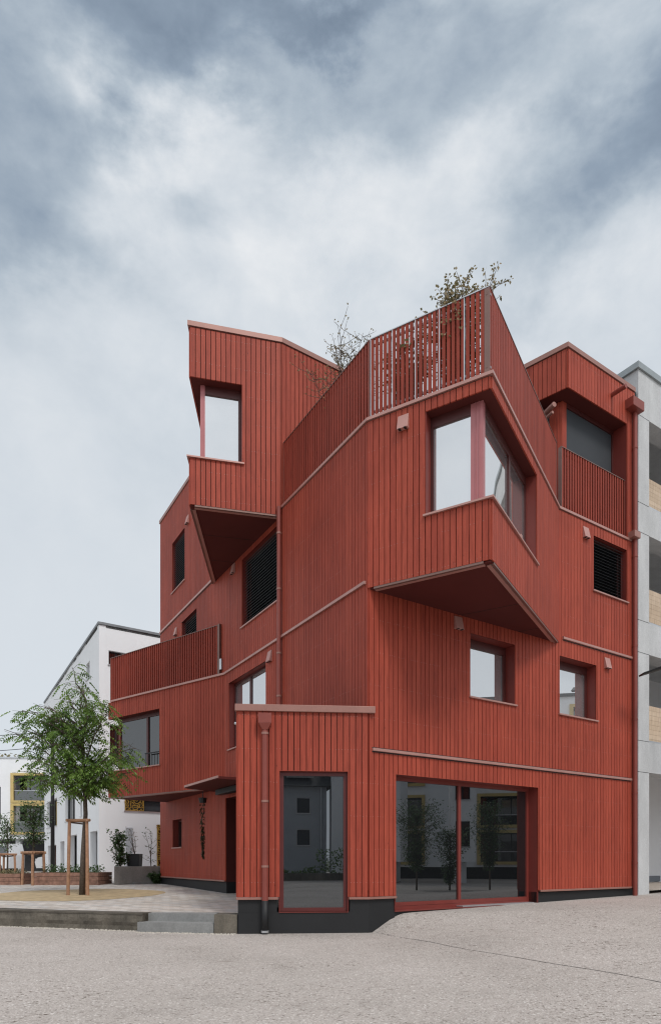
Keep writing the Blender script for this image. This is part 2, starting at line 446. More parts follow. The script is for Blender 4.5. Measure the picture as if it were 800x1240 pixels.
def polyledge(frames, z0, z1, out, name, mat, inn=0.0):
    """mitred band that follows several connected wall lines; frames: (Frame, s0, s1)"""
    m = MB(); n = len(frames)
    def corner(i, o):
        A = frames[i][0]; B = frames[i + 1][0]
        x, _ = isect(A, o, B, o); return (x.x, x.y)
    for i, (Fr, s0, s1) in enumerate(frames):
        a_o = Fr.xy(s0, out) if i == 0 else corner(i - 1, out)
        a_i = Fr.xy(s0, inn) if i == 0 else corner(i - 1, inn)
        b_o = Fr.xy(s1, out) if i == n - 1 else corner(i, out)
        b_i = Fr.xy(s1, inn) if i == n - 1 else corner(i, inn)
        m.prism([a_o, b_o, b_i, a_i], z0, z1)
    return m.build(name, mat, HOUSE)

# --- walls
DOOR = (6.24, 8.6, .2, 3.10)
lh = [(1.40, 2.72, 10.50, 12.20), (2.42, 3.86, 7.90, 9.20), (7.39, 9.62, 7.52, 9.30), (6.48, 8.85, 4.42, 6.26), (1.45, 2.42, 1.80, 2.74), DOOR]
cladding(WL, [(0, 5.21, .80, TOP), (5.21, 9.66, .80, 9.50), (9.66, 13.3, .80, DECK)], lh, nails=True)
rh = [(2.64, 4.02, 4.80, 6.13), (5.56, 6.97, 4.80, 6.16), (6.86, 8.25, 7.99, 9.33), (.64, 4.80, .38, 3.02)]
cladding(WR, [(0, 5.54, .68, SOF + .02), (5.54, 8.60, .68, DECK), (8.25, 8.60, DECK, 12.58), (5.89, 8.60, 12.58, TOP)], rh, nails=True)
cladding(WF, [(0, 2.431, .68, 4.12)], [(.77, 2.04, .40, 3.02)], nails=True)
cladding(WKC, [(0, WKC.L, SOF, DECK)], [(1.16, 9, 7.53, 9.38)], nails=True)
cladding(WCP, [(0, WCP.L, SOF, DECK)], [(-1, 2.95, 7.53, 9.38)])
cladding(WTU, [(0, WTU.L, TSOF, TOP)], [(-1, 1.17, 10.56, 12.38)], nails=True)
cladding(WVT, [(0, WVT.L, TSOF, TOP)], [(WVT.L - 2.4, 9, 10.56, 12.38)])
cladding(WUU, [(0, 1.75, DECK, TOP)])
cladding(WQF, [(0, WQF.L, QSOF, COURSE2)], [(-1, 2.62, 4.30, 6.02)])
cladding(WRQ, [(0, WRQ.L, QSOF, COURSE2)], [(WRQ.L - 1.3, 9, 4.30, 6.02)])
cladding(WHG, [(0, WHG.L, 12.58, TOP)])
# sides of the low front volume, back and party walls
BL_ = (E_[0] + RD.x * 8.6, E_[1] + RD.y * 8.6)
SIDE = Frame((-1.71, 16.4), J_); cladding(SIDE, [(0, SIDE.L, .68, 4.12)])
BK1 = Frame(BL_, E_); cladding(BK1, [(0, BK1.L, .80, TOP)])
BK2 = Frame(M_, BL_); cladding(BK2, [(0, BK2.L, 0, TOP)])
back1 = Frame(U2_, (U2_[0] + LD.x * 3.2, U2_[1] + LD.y * 3.2)); cladding(back1, [(0, 3.2, DECK, TOP)])
b1 = back1.xy(3.2); hb = (H_[0] + LD.x * 3.6, H_[1] + LD.y * 3.6)
back2 = Frame(b1, hb); cladding(back2, [(0, back2.L, DECK, TOP)])
back3 = Frame(hb, H_); cladding(back3, [(0, back3.L, DECK, TOP)])

# --- roofs and terrace floor
rf = MB(); rf.prism([E_, V_, T_, U_, U2_, b1, hb, H_, G_, M_, BL_], TOP - .06, TOP + .01); rf.build('roof', 'rooffelt', HOUSE)
rf = MB(); rf.prism([U_, K, C_, P_, WR.xy(8.25), WR.xy(8.25, -.6), WR.xy(5.9, -.7), H_, hb, b1, U2_], DECK - .1, DECK - .005); rf.build('terrace_floor', 'rooffelt', HOUSE)
rf = MB(); rf.prism([Rq_, Q_, F_], COURSE2 - .1, COURSE2 - .01); rf.build('terrace_floor', 'rooffelt', HOUSE)
rf = MB(); rf.prism([J_, K, (-1.71, 16.4)], 4.0, 4.11); rf.build('roof', 'rooffelt', HOUSE)
# --- soffits with metal edge trims
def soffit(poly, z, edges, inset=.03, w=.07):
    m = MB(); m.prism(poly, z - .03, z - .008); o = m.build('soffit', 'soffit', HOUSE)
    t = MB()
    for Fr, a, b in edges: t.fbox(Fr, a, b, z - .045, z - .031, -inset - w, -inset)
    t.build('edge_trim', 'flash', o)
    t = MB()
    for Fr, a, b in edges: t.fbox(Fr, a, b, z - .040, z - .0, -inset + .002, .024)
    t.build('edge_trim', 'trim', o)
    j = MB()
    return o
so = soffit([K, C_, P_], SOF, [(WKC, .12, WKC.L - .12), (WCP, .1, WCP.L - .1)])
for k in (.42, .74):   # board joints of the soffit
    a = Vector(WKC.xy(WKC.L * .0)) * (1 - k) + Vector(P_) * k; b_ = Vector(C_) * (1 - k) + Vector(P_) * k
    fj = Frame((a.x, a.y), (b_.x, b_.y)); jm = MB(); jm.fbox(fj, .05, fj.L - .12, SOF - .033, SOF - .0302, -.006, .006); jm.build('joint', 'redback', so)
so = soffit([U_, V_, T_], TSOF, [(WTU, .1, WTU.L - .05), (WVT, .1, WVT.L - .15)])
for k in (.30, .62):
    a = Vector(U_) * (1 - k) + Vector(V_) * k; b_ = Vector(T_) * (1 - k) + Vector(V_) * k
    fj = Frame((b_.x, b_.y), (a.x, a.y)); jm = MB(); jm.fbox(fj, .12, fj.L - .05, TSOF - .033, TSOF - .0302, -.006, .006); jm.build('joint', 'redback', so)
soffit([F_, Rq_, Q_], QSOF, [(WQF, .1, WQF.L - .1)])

# --- plinth (anthracite) and its metal cap
def plinth(Fr, s0, s1, z0, z1, out=.03):
    m = MB(); m.fbox(Fr, s0, s1, z0, z1 - .012, -.25, out - .02); return m.build('plinth', 'plinth', HOUSE)
m = MB()
kx, _ = isect(WF, -.005, WR, -.005)
m.prism([WF.xy(-.0, -.005), (kx.x, kx.y), WR.xy(.64, -.005), WR.xy(.64, -.36), WF.xy(1.9, -.6), WF.xy(0, -.6)], -.1, .40)
m.fbox(WF, 0, .72, .395, .63, -.3, -.005); m.fbox(WF, 2.09, 2.42, .395, .63, -.3, -.005)
m.prism([WF.xy(2.08, -.2), WF.xy(2.08, -.006), (kx.x, kx.y), WR.xy(.62, -.006), WR.xy(.62, -.2)], .40, .631)
m.build('plinth', 'plinth', HOUSE)
plinth(WR, 4.81, 8.62, 0, .64, .0)
m = MB(); m.fbox(WR, 4.80, 4.83, .3, .64, -.36, -.02); m.build('plinth', 'plinth', HOUSE)
plinth(WL, 0, 6.22, .2, .76, .0)
m = MB(); m.fbox(BK1, 0, BK1.L, .2, .78, -.2, -.01); m.build('plinth', 'plinth', HOUSE)
ledge(WF, -.03, .74, .632, .675, .055, 'plinth_cap', 'coping'); polyledge([(WF, 2.06, 2.431), (WR, 0, .64)], .632, .675, .055, 'plinth_cap', 'coping', -.02)
ledge(WR, 4.86, 8.45, .645, .69, .055, 'plinth_cap', 'coping'); ledge(WL, -.02, 6.20, .765, .81, .055, 'plinth_cap', 'coping')

# --- string courses, terrace edge, copings
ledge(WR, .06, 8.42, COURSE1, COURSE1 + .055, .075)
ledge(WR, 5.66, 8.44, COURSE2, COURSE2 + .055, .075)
polyledge([(WQF, .15, WQF.L), (WL, 6.22, 13.26)], COURSE2, COURSE2 + .055, .075, 'string_course', 'flash')
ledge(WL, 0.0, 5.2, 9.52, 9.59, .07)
polyledge([(WL, 9.68, 13.3), (WKC, 0, 0), (WCP, 0, 0), (WR, 5.6, 8.42)], DECK + .015, DECK + .07, .06, 'terrace_edge', 'flash', -.08)
polyledge([(BK1, 7, BK1.L), (WL, 0, 5.21), (WVT, 0, 0), (WTU, 0, 0), (WUU, 0, 1.75)], TOP + .02, TOP + .13, .055, 'roof_coping', 'coping', -.12)
polyledge([(WHG, 0, 1), (WR, 0, 8.60)], TOP + .02, TOP + .13, .055, 'roof_coping', 'coping', -.12)
ledge(WF, -.05, 2.55, 4.115, 4.24, .08, 'roof_coping', 'coping', back=-.08)
ledge(SIDE, 0, 4.0, 4.115, 4.24, .05, 'roof_coping', 'coping', back=-.05)

# --- windows
lb = 'window behind lowered anthracite blind'
window(WL, 1.40, 2.72, 10.50, 12.20, .16, 'darkglass', blind=.02, label=lb)
window(WL, 2.42, 3.86, 7.90, 9.20, .16, 'darkglass', blind=.02, label=lb)
window(WL, 7.39, 9.62, 7.52, 9.30, .16, 'darkglass', blind=.02, label=lb)
window(WL, 6.48, 8.85, 4.42, 6.26, .20, 'skyglass2', mull=(7.55,))
window(WL, 1.45, 2.42, 1.80, 2.74, .22, 'darkglass', label='small dark window beside the entrance')
window(WR, 2.64, 4.02, 4.80, 6.13, .30, 'skyglass', headbox=.10, fw=.08)
window(WR, 5.56, 6.97, 4.80, 6.16, .30, 'skyglass', headbox=.10, fw=.08)
window(WR, 6.86, 8.25, 7.99, 9.33, .16, 'darkglass', blind=.02, label=lb)
window(WR, .64, 4.80, .38, 3.02, .30, 'shopglass', mull=(2.60,), sill=False, fw=.075, name='sliding_door', fr='redsmooth')
window(WF, .77, 2.04, .40, 3.02, .12, 'shopglass', sill=False, fw=.075, fr='plum', label='tall fixed shop window')
th = MB(); th.fbox(WR, .72, 4.72, .457, .53, -.298, -.232); th.build('bottom_rail', 'redsmooth', HOUSE)
th = MB(); th.fbox(WR, 2.5, 4.75, .385, .41, -.27, -.05); th.build('threshold', 'silver', HOUSE)
th = MB(); th.fbox(WR, .64, 4.80, .2, .378, -.32, -.03); th.build('plinth', 'plinth', HOUSE)
corner_window(WKC, 1.16, WCP, 2.95, 7.53, 9.38, .2, .22, 'skyglass', 'skyglass2', .18, mullB=(1.75,), label='corner window of the pointed oriel')
corner_window(WVT, WVT.L - 2.4, WTU, 1.17, 10.56, 12.38, .2, .2, 'skyglass', None, .2, label='corner window of the tower oriel')
corner_window(WRQ, WRQ.L - 1.3, WQF, 2.62, 4.30, 6.02, .2, .16, 'darkglass', 'darkglass', .12, mullB=(1.75,), postmat='redsmooth', label='dark corner window above the entrance')
fix = corner_window(WHG, .0, WR, 8.25, DECK + .02, 12.58, .35, .32, 'screen', 'screen', .1, postmat='red', sillm=False, head='redsmooth', label='loggia opening with lowered grey fabric screen')
# a window stay on the sill of the big oriel, as an opened sash handle
hs = MB(); hs.fbox(WCP, 1.95, 2.05, 7.55, 7.75, -.14, -.02); hs.build('window_catch', 'flash', HOUSE, bevel=.01)
# guard bar in the corner window above the entrance
gb = MB(); gb.fbox(WQF, 1.75, 2.55, 4.72, 4.75, -.12, -.09)
for k in range(6): gb.fbox(WQF, 1.78 + k * .14, 1.79 + k * .14, 4.32, 4.72, -.11, -.10)
gb.build('guard_bar', 'black', HOUSE)

# --- entrance door in its recess
dr = MB(); dr.fbox(WL, 6.24, 8.6, .2, 3.10, -.62, -.6); dr.fbox(WL, 6.22, 6.24, .76, 3.10, -.62, .015); dr.fbox(WL, 6.22, 8.6, 3.10, 3.12, -.62, .0)
dr.build('entrance_recess', 'frame', HOUSE)
pd = MB(); pd.fbox(WL, 6.215, 6.245, .2, .76, -.62, -.0); pd.build('plinth', 'plinth', HOUSE)
dl = MB(); dl.fbox(WL, 6.5, 7.5, .47, 2.75, -.598, -.54); do = dl.build('entrance_door', 'black', HOUSE)
for z in (.75, 1.45, 2.15, 2.5):
    hh = MB(); hh.fbox(WL, 6.46, 6.53, z, z + .13, -.55, -.50); hh.build('hinge', 'silver', do)
hh = MB(); hh.tube([WL(7.4, 1.3, -.50), WL(7.4, 1.7, -.50)], .015); hh.build('handle', 'silver', do, smooth=True)

# --- canopy over the entrance
cz = 3.33
cp = MB(); cF = Frame(WL.xy(4.75), WL.xy(9.0))
a_ = WL.xy(5.6, .0); b_ = WL.xy(8.6, .0); c_ = WL.xy(8.6, 1.15); d_ = WL.xy(6.1, 1.15)
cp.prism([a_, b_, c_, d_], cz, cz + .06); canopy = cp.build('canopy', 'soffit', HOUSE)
ce = MB()
for p, q in ((a_, d_), (d_, c_)):
    f2 = Frame(p, q); ce.fbox(f2, 0, f2.L, cz + .02, cz + .075, .0, .02)
ce.build('canopy_edge', 'flash', canopy)
gl_ = MB(); gl_.fbox(WL, 6.3, 8.4, cz - .16, cz - .02, .15, .35); gl_.build('light_box', 'black', canopy)
# metal outlet above the canopy
sp_ = MB(); sp_.tube([WL(8.15, 4.80, .0), WL(8.15, 4.80, .55)], .035, 10); sp_.build('overflow_spout', 'silver', HOUSE, smooth=True)

# --- slatted railings
def railing(runs, z0, z1, pitch=.09, w=.05, dep=.032, off=-.03, bays=(), label=None, post_every=None):
    fr_ = MB(); sl = MB()
    for i, (Fr, s0, s1) in enumerate(runs):
        s = s0 + pitch / 2
        while s < s1 - .01:
            sl.fbox(Fr, s - w / 2, s + w / 2, z0, z1 - .02, off - dep, off); s += pitch
        fr_.fbox(Fr, s0, s1, z1 - .018, z1 + .0, off - dep - .02, off + .01)
        fr_.fbox(Fr, s0, s1, z0 + .12, z0 + .16, off - dep - .03, off - dep - .002)
        fr_.fbox(Fr, s0, s1, z1 - .14, z1 - .10, off - dep - .03, off - dep - .002)
        n = max(1, round((s1 - s0) / (post_every or .62)))
        for k in (range(n) if not label else range(n + 1)):
            x = s0 + (s1 - s0) * k / n; x = min(max(x, s0 + .012), s1 - .012)
            fr_.fbox(Fr, x - .008, x + .008, z0 - .02, z1 - .005, off - dep - .055, off + .004)
    o = fr_.build('railing', 'silver' if label is None else 'trim', HOUSE); sl.build('slat', 'redslat', o)
    return o
zr = 11.17
railing([(WL, 9.70, 13.28)], DECK + .08, zr, .10, .06, .035, post_every=4, label=1)
railing([(WKC, .02, WKC.L - .02)], DECK + .08, zr, .088, .060, .03, post_every=.46)
railing([(WCP, .02, WCP.L)], DECK + .08, zr, .10, .082, .035, post_every=9, label=1)
railing([(WR, 5.70, 8.26)], DECK + .08, zr - .02, .10, .052, .035, post_every=9, label=1)
railing([(WQF, .02, 5.14)], COURSE2 + .08, 8.05, .10, .055, .04, post_every=9, label=1)
railing([(WRQ, .02, 2.0)], COURSE2 + .08, 8.05, .10, .055, .04, post_every=9, label=1)
m = MB(); m.fbox(WQF, 5.16, 5.22, COURSE2 + .07, 8.06, -.10, .0); m.build('railing_post', 'trim', HOUSE)
m = MB(); m.fbox(WQF, 5.24, 5.32, 6.75, 7.05, -.06, .02); m.build('bracket', 'silver', HOUSE)

# --- vent covers
def vent(Fr, s, z, w=.21, h=.27, tilt=.07):
    m = MB()
    m.box8([Fr(s - w / 2, z - h / 2, .024 + .09), Fr(s + w / 2, z - h / 2, .114), Fr(s + w / 2, z - h / 2, .023), Fr(s - w / 2, z - h / 2, .023),
            Fr(s - w / 2, z + h / 2, .05), Fr(s + w / 2, z + h / 2, .05), Fr(s + w / 2, z + h / 2, .023), Fr(s - w / 2, z + h / 2, .023)])
    v = m.build('vent_cover', 'vent', HOUSE, bevel=.006)
    g = MB(); g.fbox(Fr, s - w / 2 + .03, s - w / 2 + .07, z - h / 2 - .008, z - h / 2 + .004, .05, .118); g.fbox(Fr, s + w / 2 - .07, s + w / 2 - .03, z - h / 2 - .008, z - h / 2 + .004, .05, .118)
    g.build('grille', 'black', v)
for Fr, s, z in ((WKC, .73, 9.32), (WR, 6.53, 9.30), (WR, 7.39, 6.28), (WR, 2.28, 6.26), (WL, 3.05, 12.30), (WL, 6.85, 9.28), (WL, 1.85, 9.07), (WL, 9.12, 6.30)):
    vent(Fr, s, z)

# --- downpipes
def ring(m, Fr, s, z, o, r): m.tube([Fr(s, z - .02, o), Fr(s, z + .02, o)], r, 12)
m = MB(); m.tube([WF(.50, 3.80, .09), WF(.50, .62, .09)], .058, 14)
p1 = m.build('downpipe', 'pipe', HOUSE, smooth=False)
m = MB()
m.prism([WF.xy(.38, .02), WF.xy(.38, .19), WF.xy(.62, .19), WF.xy(.62, .02)][::-1], 3.88, 4.06)
m.box8([WF(.45, 3.76, .15), WF(.55, 3.76, .15), WF(.55, 3.76, .03), WF(.45, 3.76, .03), WF(.38, 3.881, .19), WF(.62, 3.881, .19), WF(.62, 3.881, .02), WF(.38, 3.881, .02)])
m.build('rain_hopper', 'pipe', p1, bevel=.006)
for z in (3.70, 2.45, 1.25): m = MB(); ring(m, WF, .50, z, .09, .068); m.build('bracket', 'coping', p1)
m = MB(); m.tube([WF(.50, .62, .09), WF(.50, .03, .09)], .062, 14); m.build('standpipe', 'plinth', p1, smooth=True)
m = MB(); ring(m, WF, .50, .05, .09, .072); m.build('collar', 'silver', p1)
m = MB(); m.tube([WL(9.73, 9.62, .10), WL(9.73, 4.0, .10)], .05, 12); p2 = m.build('downpipe', 'pipe', HOUSE)
for z in (9.0, 7.7, 6.2, 5.2): m = MB(); ring(m, WL, 9.73, z, .10, .06); m.build('bracket', 'coping', p2)
m = MB(); m.tube([WR(8.50, 12.95, .10), WR(8.50, .05, .10)], .058, 12); p3 = m.build('downpipe', 'pipe', HOUSE)
m = MB(); m.fbox(WR, 8.18, 8.66, 12.92, 13.16, .02, .26); m.build('rain_hopper', 'pipe', p3, bevel=.008)
m = MB(); m.fbox(WR, 8.30, 8.56, DECK + .06, DECK + .22, .0, .22); m.build('rain_hopper', 'coping', p3, bevel=.008)
for z in (12, 9.2, 6.9, 5.0, 3.1, 1.3): m = MB(); ring(m, WR, 8.50, z, .10, .068); m.build('bracket', 'pipe', p3)
m = MB(); m.tube([WR(7.6, 13.06, -.05), WR(7.6, 13.06, .42)], .055, 12); m.build('overflow_spout', 'pipe', HOUSE, smooth=False)
m = MB(); m.tube([WHG(1.35, 12.30, -.2), WHG(1.80, 12.30, .05)], .06, 10); m.tube([WHG(1.30, 12.15, -.2), WHG(1.75, 12.15, .02)], .035, 10); m.build('awning_roller', 'coping', HOUSE)
m = MB(); m.fbox(WR, 8.60, 8.74, 0, 13.6, -.3, -.02); m.build('joint_strip', 'black', HOUSE)

# ------------------------------------------------------------------ ground
def gz(x, y):
    """asphalt height: flat street, low ramp up to the sliding door"""
    px, py = x - .72, y - 12.56
    t = px * .4925 - py * .870       # along the seam (towards the viewer)
    p = px * .870 + py * .4925       # across it, towards the right-hand facade
    if p <= 0: return 0.0
    sr = (x - .713) * .8325 + (y - 12.4) * .554
    H = min(.33 + max(0, sr - .6) * .016, .47) + max(0, sr - 9) * .02
    H = min(H, .7)
    w = .55 + max(0, sr - .5) * .55 + max(0, t) * .9
    u = min(1, p / w)
    fall = max(0, min(1, 1 - max(0, t - 2.5) / 7))
    return H * u * fall
m = MB()
def axis(a, b, fine0, fine1, fs, cs):
    out = []; x = a
    while x < b:
        out.append(x); x += fs if fine0 <= x < fine1 else cs
    return out + [b]
xs = axis(-60, 70, -3, 12, .09, 3.0); ys = axis(-60, 60, 3, 22, .09, 3.0)
idx = {}
for i, x in enumerate(xs):
    for j, y in enumerate(ys):
        idx[i, j] = len(m.v); m.v.append((x, y, gz(x, y)))
for i in range(len(xs) - 1):
    for j in range(len(ys) - 1):
        m.f.append((idx[i, j], idx[i + 1, j], idx[i + 1, j + 1], idx[i, j + 1])); m.bv.append(.5)
tag(m.build('road', 'asphalt', origin=(0, 0, 0), smooth=True), kind='structure')
m = MB(); m.face([(-900, -900, -.06), (900, -900, -.06), (900, 900, -.06), (-900, 900, -.06)])
tag(m.build('ground', simple('far_ground', (.18, .19, .14), .9, 0, .3, .05), origin=(0, 0, -.06)), kind='structure')
# asphalt seam
m = MB(); seam = []
for k in range(60):
    t = k / 59; x = .74 + (6.2 - .74) * t; y = 12.50 + (2.9 - 12.50) * t
    x += .03 * math.sin(t * 17) + .02 * math.sin(t * 41 + 1); seam.append((x, y))
for (a, b) in zip(seam, seam[1:]):
    w = .007 + .005 * random.random()
    m.face([(a[0] - w, a[1], gz(*a) + .004), (a[0] + w, a[1], gz(a[0] + w, a[1]) + .004), (b[0] + w, b[1], gz(b[0] + w, b[1]) + .004), (b[0] - w, b[1], gz(*b) + .004)])
tag(m.build('road_seam', simple('tar_seam', (.09, .08, .075), .9)), kind='structure')

# plaza
def pz(y): return .33 + .0185 * min(max(y - 12.6, 0), 11.4)
front = [(-1.74, 12.62), (-1.95, 12.64), (-3.82, 13.00), (-6.83, 13.95), (-14, 16.20), (-40, 24.3)]
m = MB()
rows = [0, .12, .25, .5, .75, 1]
def prow(f, k):
    tx = {-1.74: 3.5, -1.95: 2.5, -3.82: -1, -6.83: -5, -14: -13.5, -40: -40}[f[0]]
    y = f[1] + (25 - f[1]) * k; x = f[0] + (tx - f[0]) * k; return (x, y, pz(y))
for a, b in zip(front, front[1:]):
    for k0, k1 in zip(rows, rows[1:]):
        m.face([prow(b, k0), prow(a, k0), prow(a, k1), prow(b, k1)])
zz = pz(25)
m.face([(-40, 25, zz), (3.5, 25, zz), (60, 95, zz), (-120, 95, zz)])
m.face([(-40, 24.3, pz(24.3)), (-40, 25, zz), (-120, 95, zz), (-120, 45, zz)])
tag(m.build('plaza_paving', 'paver', origin=(0, 20, 0)), kind='structure')
# retaining kerb, cheek block, steps
m = MB()
def slabseg(p, q, th, z0, z1, mb=None):
    f = Frame(p, q); (mb or m).fbox(f, 0, f.L, z0, z1, -th, 0)
A0, A1, A2, A3 = (-3.60, 12.66), (-6.83, 13.64), (-14, 15.85), (-40, 23.9)
def band(a, b, th):
    f = Frame(b, a); return [f.xy(0, 0), f.xy(f.L, 0), f.xy(f.L, -th), f.xy(0, -th)]
lip = MB()
m = MB()
for a, b, nseg in ((A0, A1, 60), (A1, A2, 110), (A2, A3, 60)):
    f = Frame(b, a); n_ = 5
    def pt(i, j):
        sx_ = f.L * i / nseg; z = -.05 + .36 * j / n_
        o = .022 * noise.noise(Vector((sx_ * 2.3 + a[0], z * 6, 1))) + .014 * noise.noise(Vector((sx_ * 9 + a[0], z * 16, 4))) - (.02 if 0 < j < 3 else 0)
        return f(sx_, z, o)
    for i in range(nseg):
        for j in range(n_): m.face([pt(i, j), pt(i + 1, j), pt(i + 1, j + 1), pt(i, j + 1)])
    m.prism([f.xy(0, -.04), f.xy(f.L, -.04), f.xy(f.L, -.32), f.xy(0, -.32)], -.05, .312)
    lip.prism([f.xy(0, .012), f.xy(f.L, .012), f.xy(f.L, -.32), f.xy(0, -.32)], .314, .347)
m.fbox(Frame(A1, A0), Frame(A1, A0).L - .04, Frame(A1, A0).L, -.05, .312, -.3, -.002)
rw = tag(m.build('retaining_wall', 'kerb'), 'low weathered concrete retaining wall left of the two grey steps', 'wall')
lip.build('coping', 'kerbtop', rw)
m = MB(); m.prism([(-2.16, 12.26), (-1.73, 12.23), (-1.73, 12.66), (-2.16, 12.70)], -.05, .352)
tag(m.build('cheek_block', 'kerb', bevel=.012), 'rough concrete block between the grey steps and the red house', 'concrete block')
st = empty('entrance_steps', (-2.9, 12.6, 0)); tag(st, 'two smooth grey concrete steps up to the paved plaza', 'steps')
m = MB(); m.prism([(-3.66, 12.53), (-2.17, 12.27), (-2.17, 12.66), (-3.66, 12.90)], -.03, .185); m.build('step', 'step', st, bevel=.01)
m = MB(); m.prism([(-3.58, 12.86), (-2.17, 12.62), (-2.17, 13.0), (-3.58, 13.22)], .10, .338); m.build('step', 'step', st, bevel=.01)
# loose chippings that collect along the foot of the wall and steps
m = MB()
for _ in range(1500):
    t = random.random(); ax, ay = (-1.74 + (-12) * t, 0)
    if t < .03: yy = 12.2
    elif ax > -3.7: yy = 12.24 + (-2.15 - ax) * .18 if ax < -2.15 else 12.2
    elif ax > -6.83: yy = 12.66 + (-3.60 - ax) * .303
    else: yy = 13.64 + (-6.83 - ax) * .308
    yy -= abs(random.gauss(0, .07)) + .01; r_ = rnd(.007, .018); x = ax
    m.box8([(x - r_, yy - r_, .0), (x + r_, yy - r_ * .7, .0), (x + r_ * .8, yy + r_, .0), (x - r_, yy + r_ * .6, .0), (x - r_ * .6, yy - r_ * .6, r_), (x + r_ * .6, yy - r_ * .4, r_), (x + r_ * .4, yy + r_ * .6, r_), (x - r_ * .6, yy + r_ * .4, r_)])
tag(m.build('loose_gravel', simple('pale_gravel', (.48, .44, .39), .9, 0, .3, 20)), kind='stuff')
# sand ring round the tree
m = MB(); pts = []
for k in range(48):
    th = 2 * math.pi * k / 48; rr = 1 + .10 * noise.noise(Vector((math.cos(th) * 1.7, math.sin(th) * 1.7, 3)))
    pts.append((-7.0 + 2.35 * rr * math.cos(th), 18.2 + 2.35 * rr * math.sin(th)))
cx, cy = -7.0, 18.2
for a, b in zip(pts, pts[1:] + pts[:1]):
    ma = ((a[0] + cx) / 2, (a[1] + cy) / 2); mb_ = ((b[0] + cx) / 2, (b[1] + cy) / 2)
    m.face([(cx, cy, pz(cy) + .03), (*ma, pz(ma[1]) + .025), (*mb_, pz(mb_[1]) + .025)])
    m.face([(*ma, pz(ma[1]) + .025), (*a, pz(a[1]) + .004), (*b, pz(b[1]) + .004), (*mb_, pz(mb_[1]) + .025)])
tag(m.build('sand_patch', 'sand'), kind='structure')

# ------------------------------------------------------------------ vegetation
def rnd(a, b): return random.uniform(a, b)
def leaf_quad(m, p, d, ln, wd, up=None, bv=None):
    d = d.normalized(); s = d.cross(Vector((rnd(-.4, .4), rnd(-.4, .4), 1))); s.normalize() if s.length > 1e-4 else None
    q = p + d * ln * .5
    m.face([p, q + s * wd, p + d * ln + Vector((0, 0, -ln * .15)), q - s * wd], bv)
def pinnate(m, p, d, ln, pairs, ll, lw):
    d = d.normalized(); s = d.cross(Vector((0, 0, 1)))
    if s.length < .05: s = Vector((1, 0, 0))
    s.normalize(); tilt = rnd(-.7, .7); up = s.cross(d); s = (s * math.cos(tilt) + up * math.sin(tilt)).normalized()
    bv = min(1, max(0, random.gauss(.5, .25)))
    for k in range(1, pairs + 1):
        t = k / pairs; c = p + d * ln * t + Vector((0, 0, -ln * .35 * t * t))
        for sg in (-1, 1):
            dd = (s * sg + d * .45 + Vector((0, 0, -.35 - rnd(0, .3)))).normalized()
            leaf_quad(m, c, dd, ll * (1 - .35 * abs(t - .5)), lw, bv=min(1, max(0, bv + rnd(-.15, .15))))
    leaf_quad(m, p + d * ln + Vector((0, 0, -ln * .35)), d + Vector((0, 0, -.6)), ll, lw, bv=bv)
def curve(p, d, ln, n, wob, grav=0):
    pts = [Vector(p)]; d = Vector(d).normalized()
    for k in range(n):
        d = (d + Vector((rnd(-wob, wob), rnd(-wob, wob), rnd(-wob, wob) + grav))).normalized()
        pts.append(pts[-1] + d * (ln / n))
    return pts, d
def inside(p, blobs): return any(((p.x - c[0]) / r[0]) ** 2 + ((p.y - c[1]) / r[1]) ** 2 + ((p.z - c[2]) / r[2]) ** 2 < 1 for c, r in blobs)

# the plaza tree
tx, ty = -6.62, 17.6; tz = pz(ty)
tree = empty('street_tree', (tx, ty, tz)); tag(tree, 'young feathery-leaved tree held between wooden stakes in the sand patch', 'tree')
tm = MB(); lm = MB()
trunk = [Vector((tx, ty, tz - .05)), Vector((tx + .03, ty, 1.5)), Vector((tx + .10, ty, 2.6)), Vector((tx + .06, ty, 3.6)), Vector((tx + .02, ty, 4.5)), Vector((tx + .1, ty + .1, 5.4)), Vector((tx + .0, ty, 6.1))]
tm.tube(trunk, [.08, .066, .058, .05, .038, .022, .01], 10)
blobs = [((tx + .05, ty, 5.55), (1.0, 1.2, .92)), ((tx - 1.1, ty, 4.85), (1.0, 1.0, .6)), ((tx + .75, ty - .2, 4.6), (.85, 1.1, .85)), ((tx - .55, ty, 4.1), (1.35, 1.1, .72)), ((tx + 1.1, ty, 4.05), (.42, .9, .70)), ((tx - 1.2, ty + .1, 5.35), (.5, .5, .3)), ((tx - 1.0, ty, 3.75), (.66, .8, .40)), ((tx + .35, ty, 3.75), (.6, .8, .42))]
def trunk_at(z):
    for a, b in zip(trunk, trunk[1:]):
        if a.z <= z <= b.z: return a.lerp(b, (z - a.z) / (b.z - a.z))
    return trunk[-1]
targets = []
while len(targets) < 70:
    c, rr_ = random.choice(blobs)
    v = Vector((random.gauss(0, 1), random.gauss(0, 1), random.gauss(0, 1))).normalized() * rnd(.72, 1.0)
    q = Vector((c[0] + v.x * rr_[0], c[1] + v.y * rr_[1], c[2] + v.z * rr_[2]))
    if all((q - t).length > .27 for t in targets): targets.append(q)
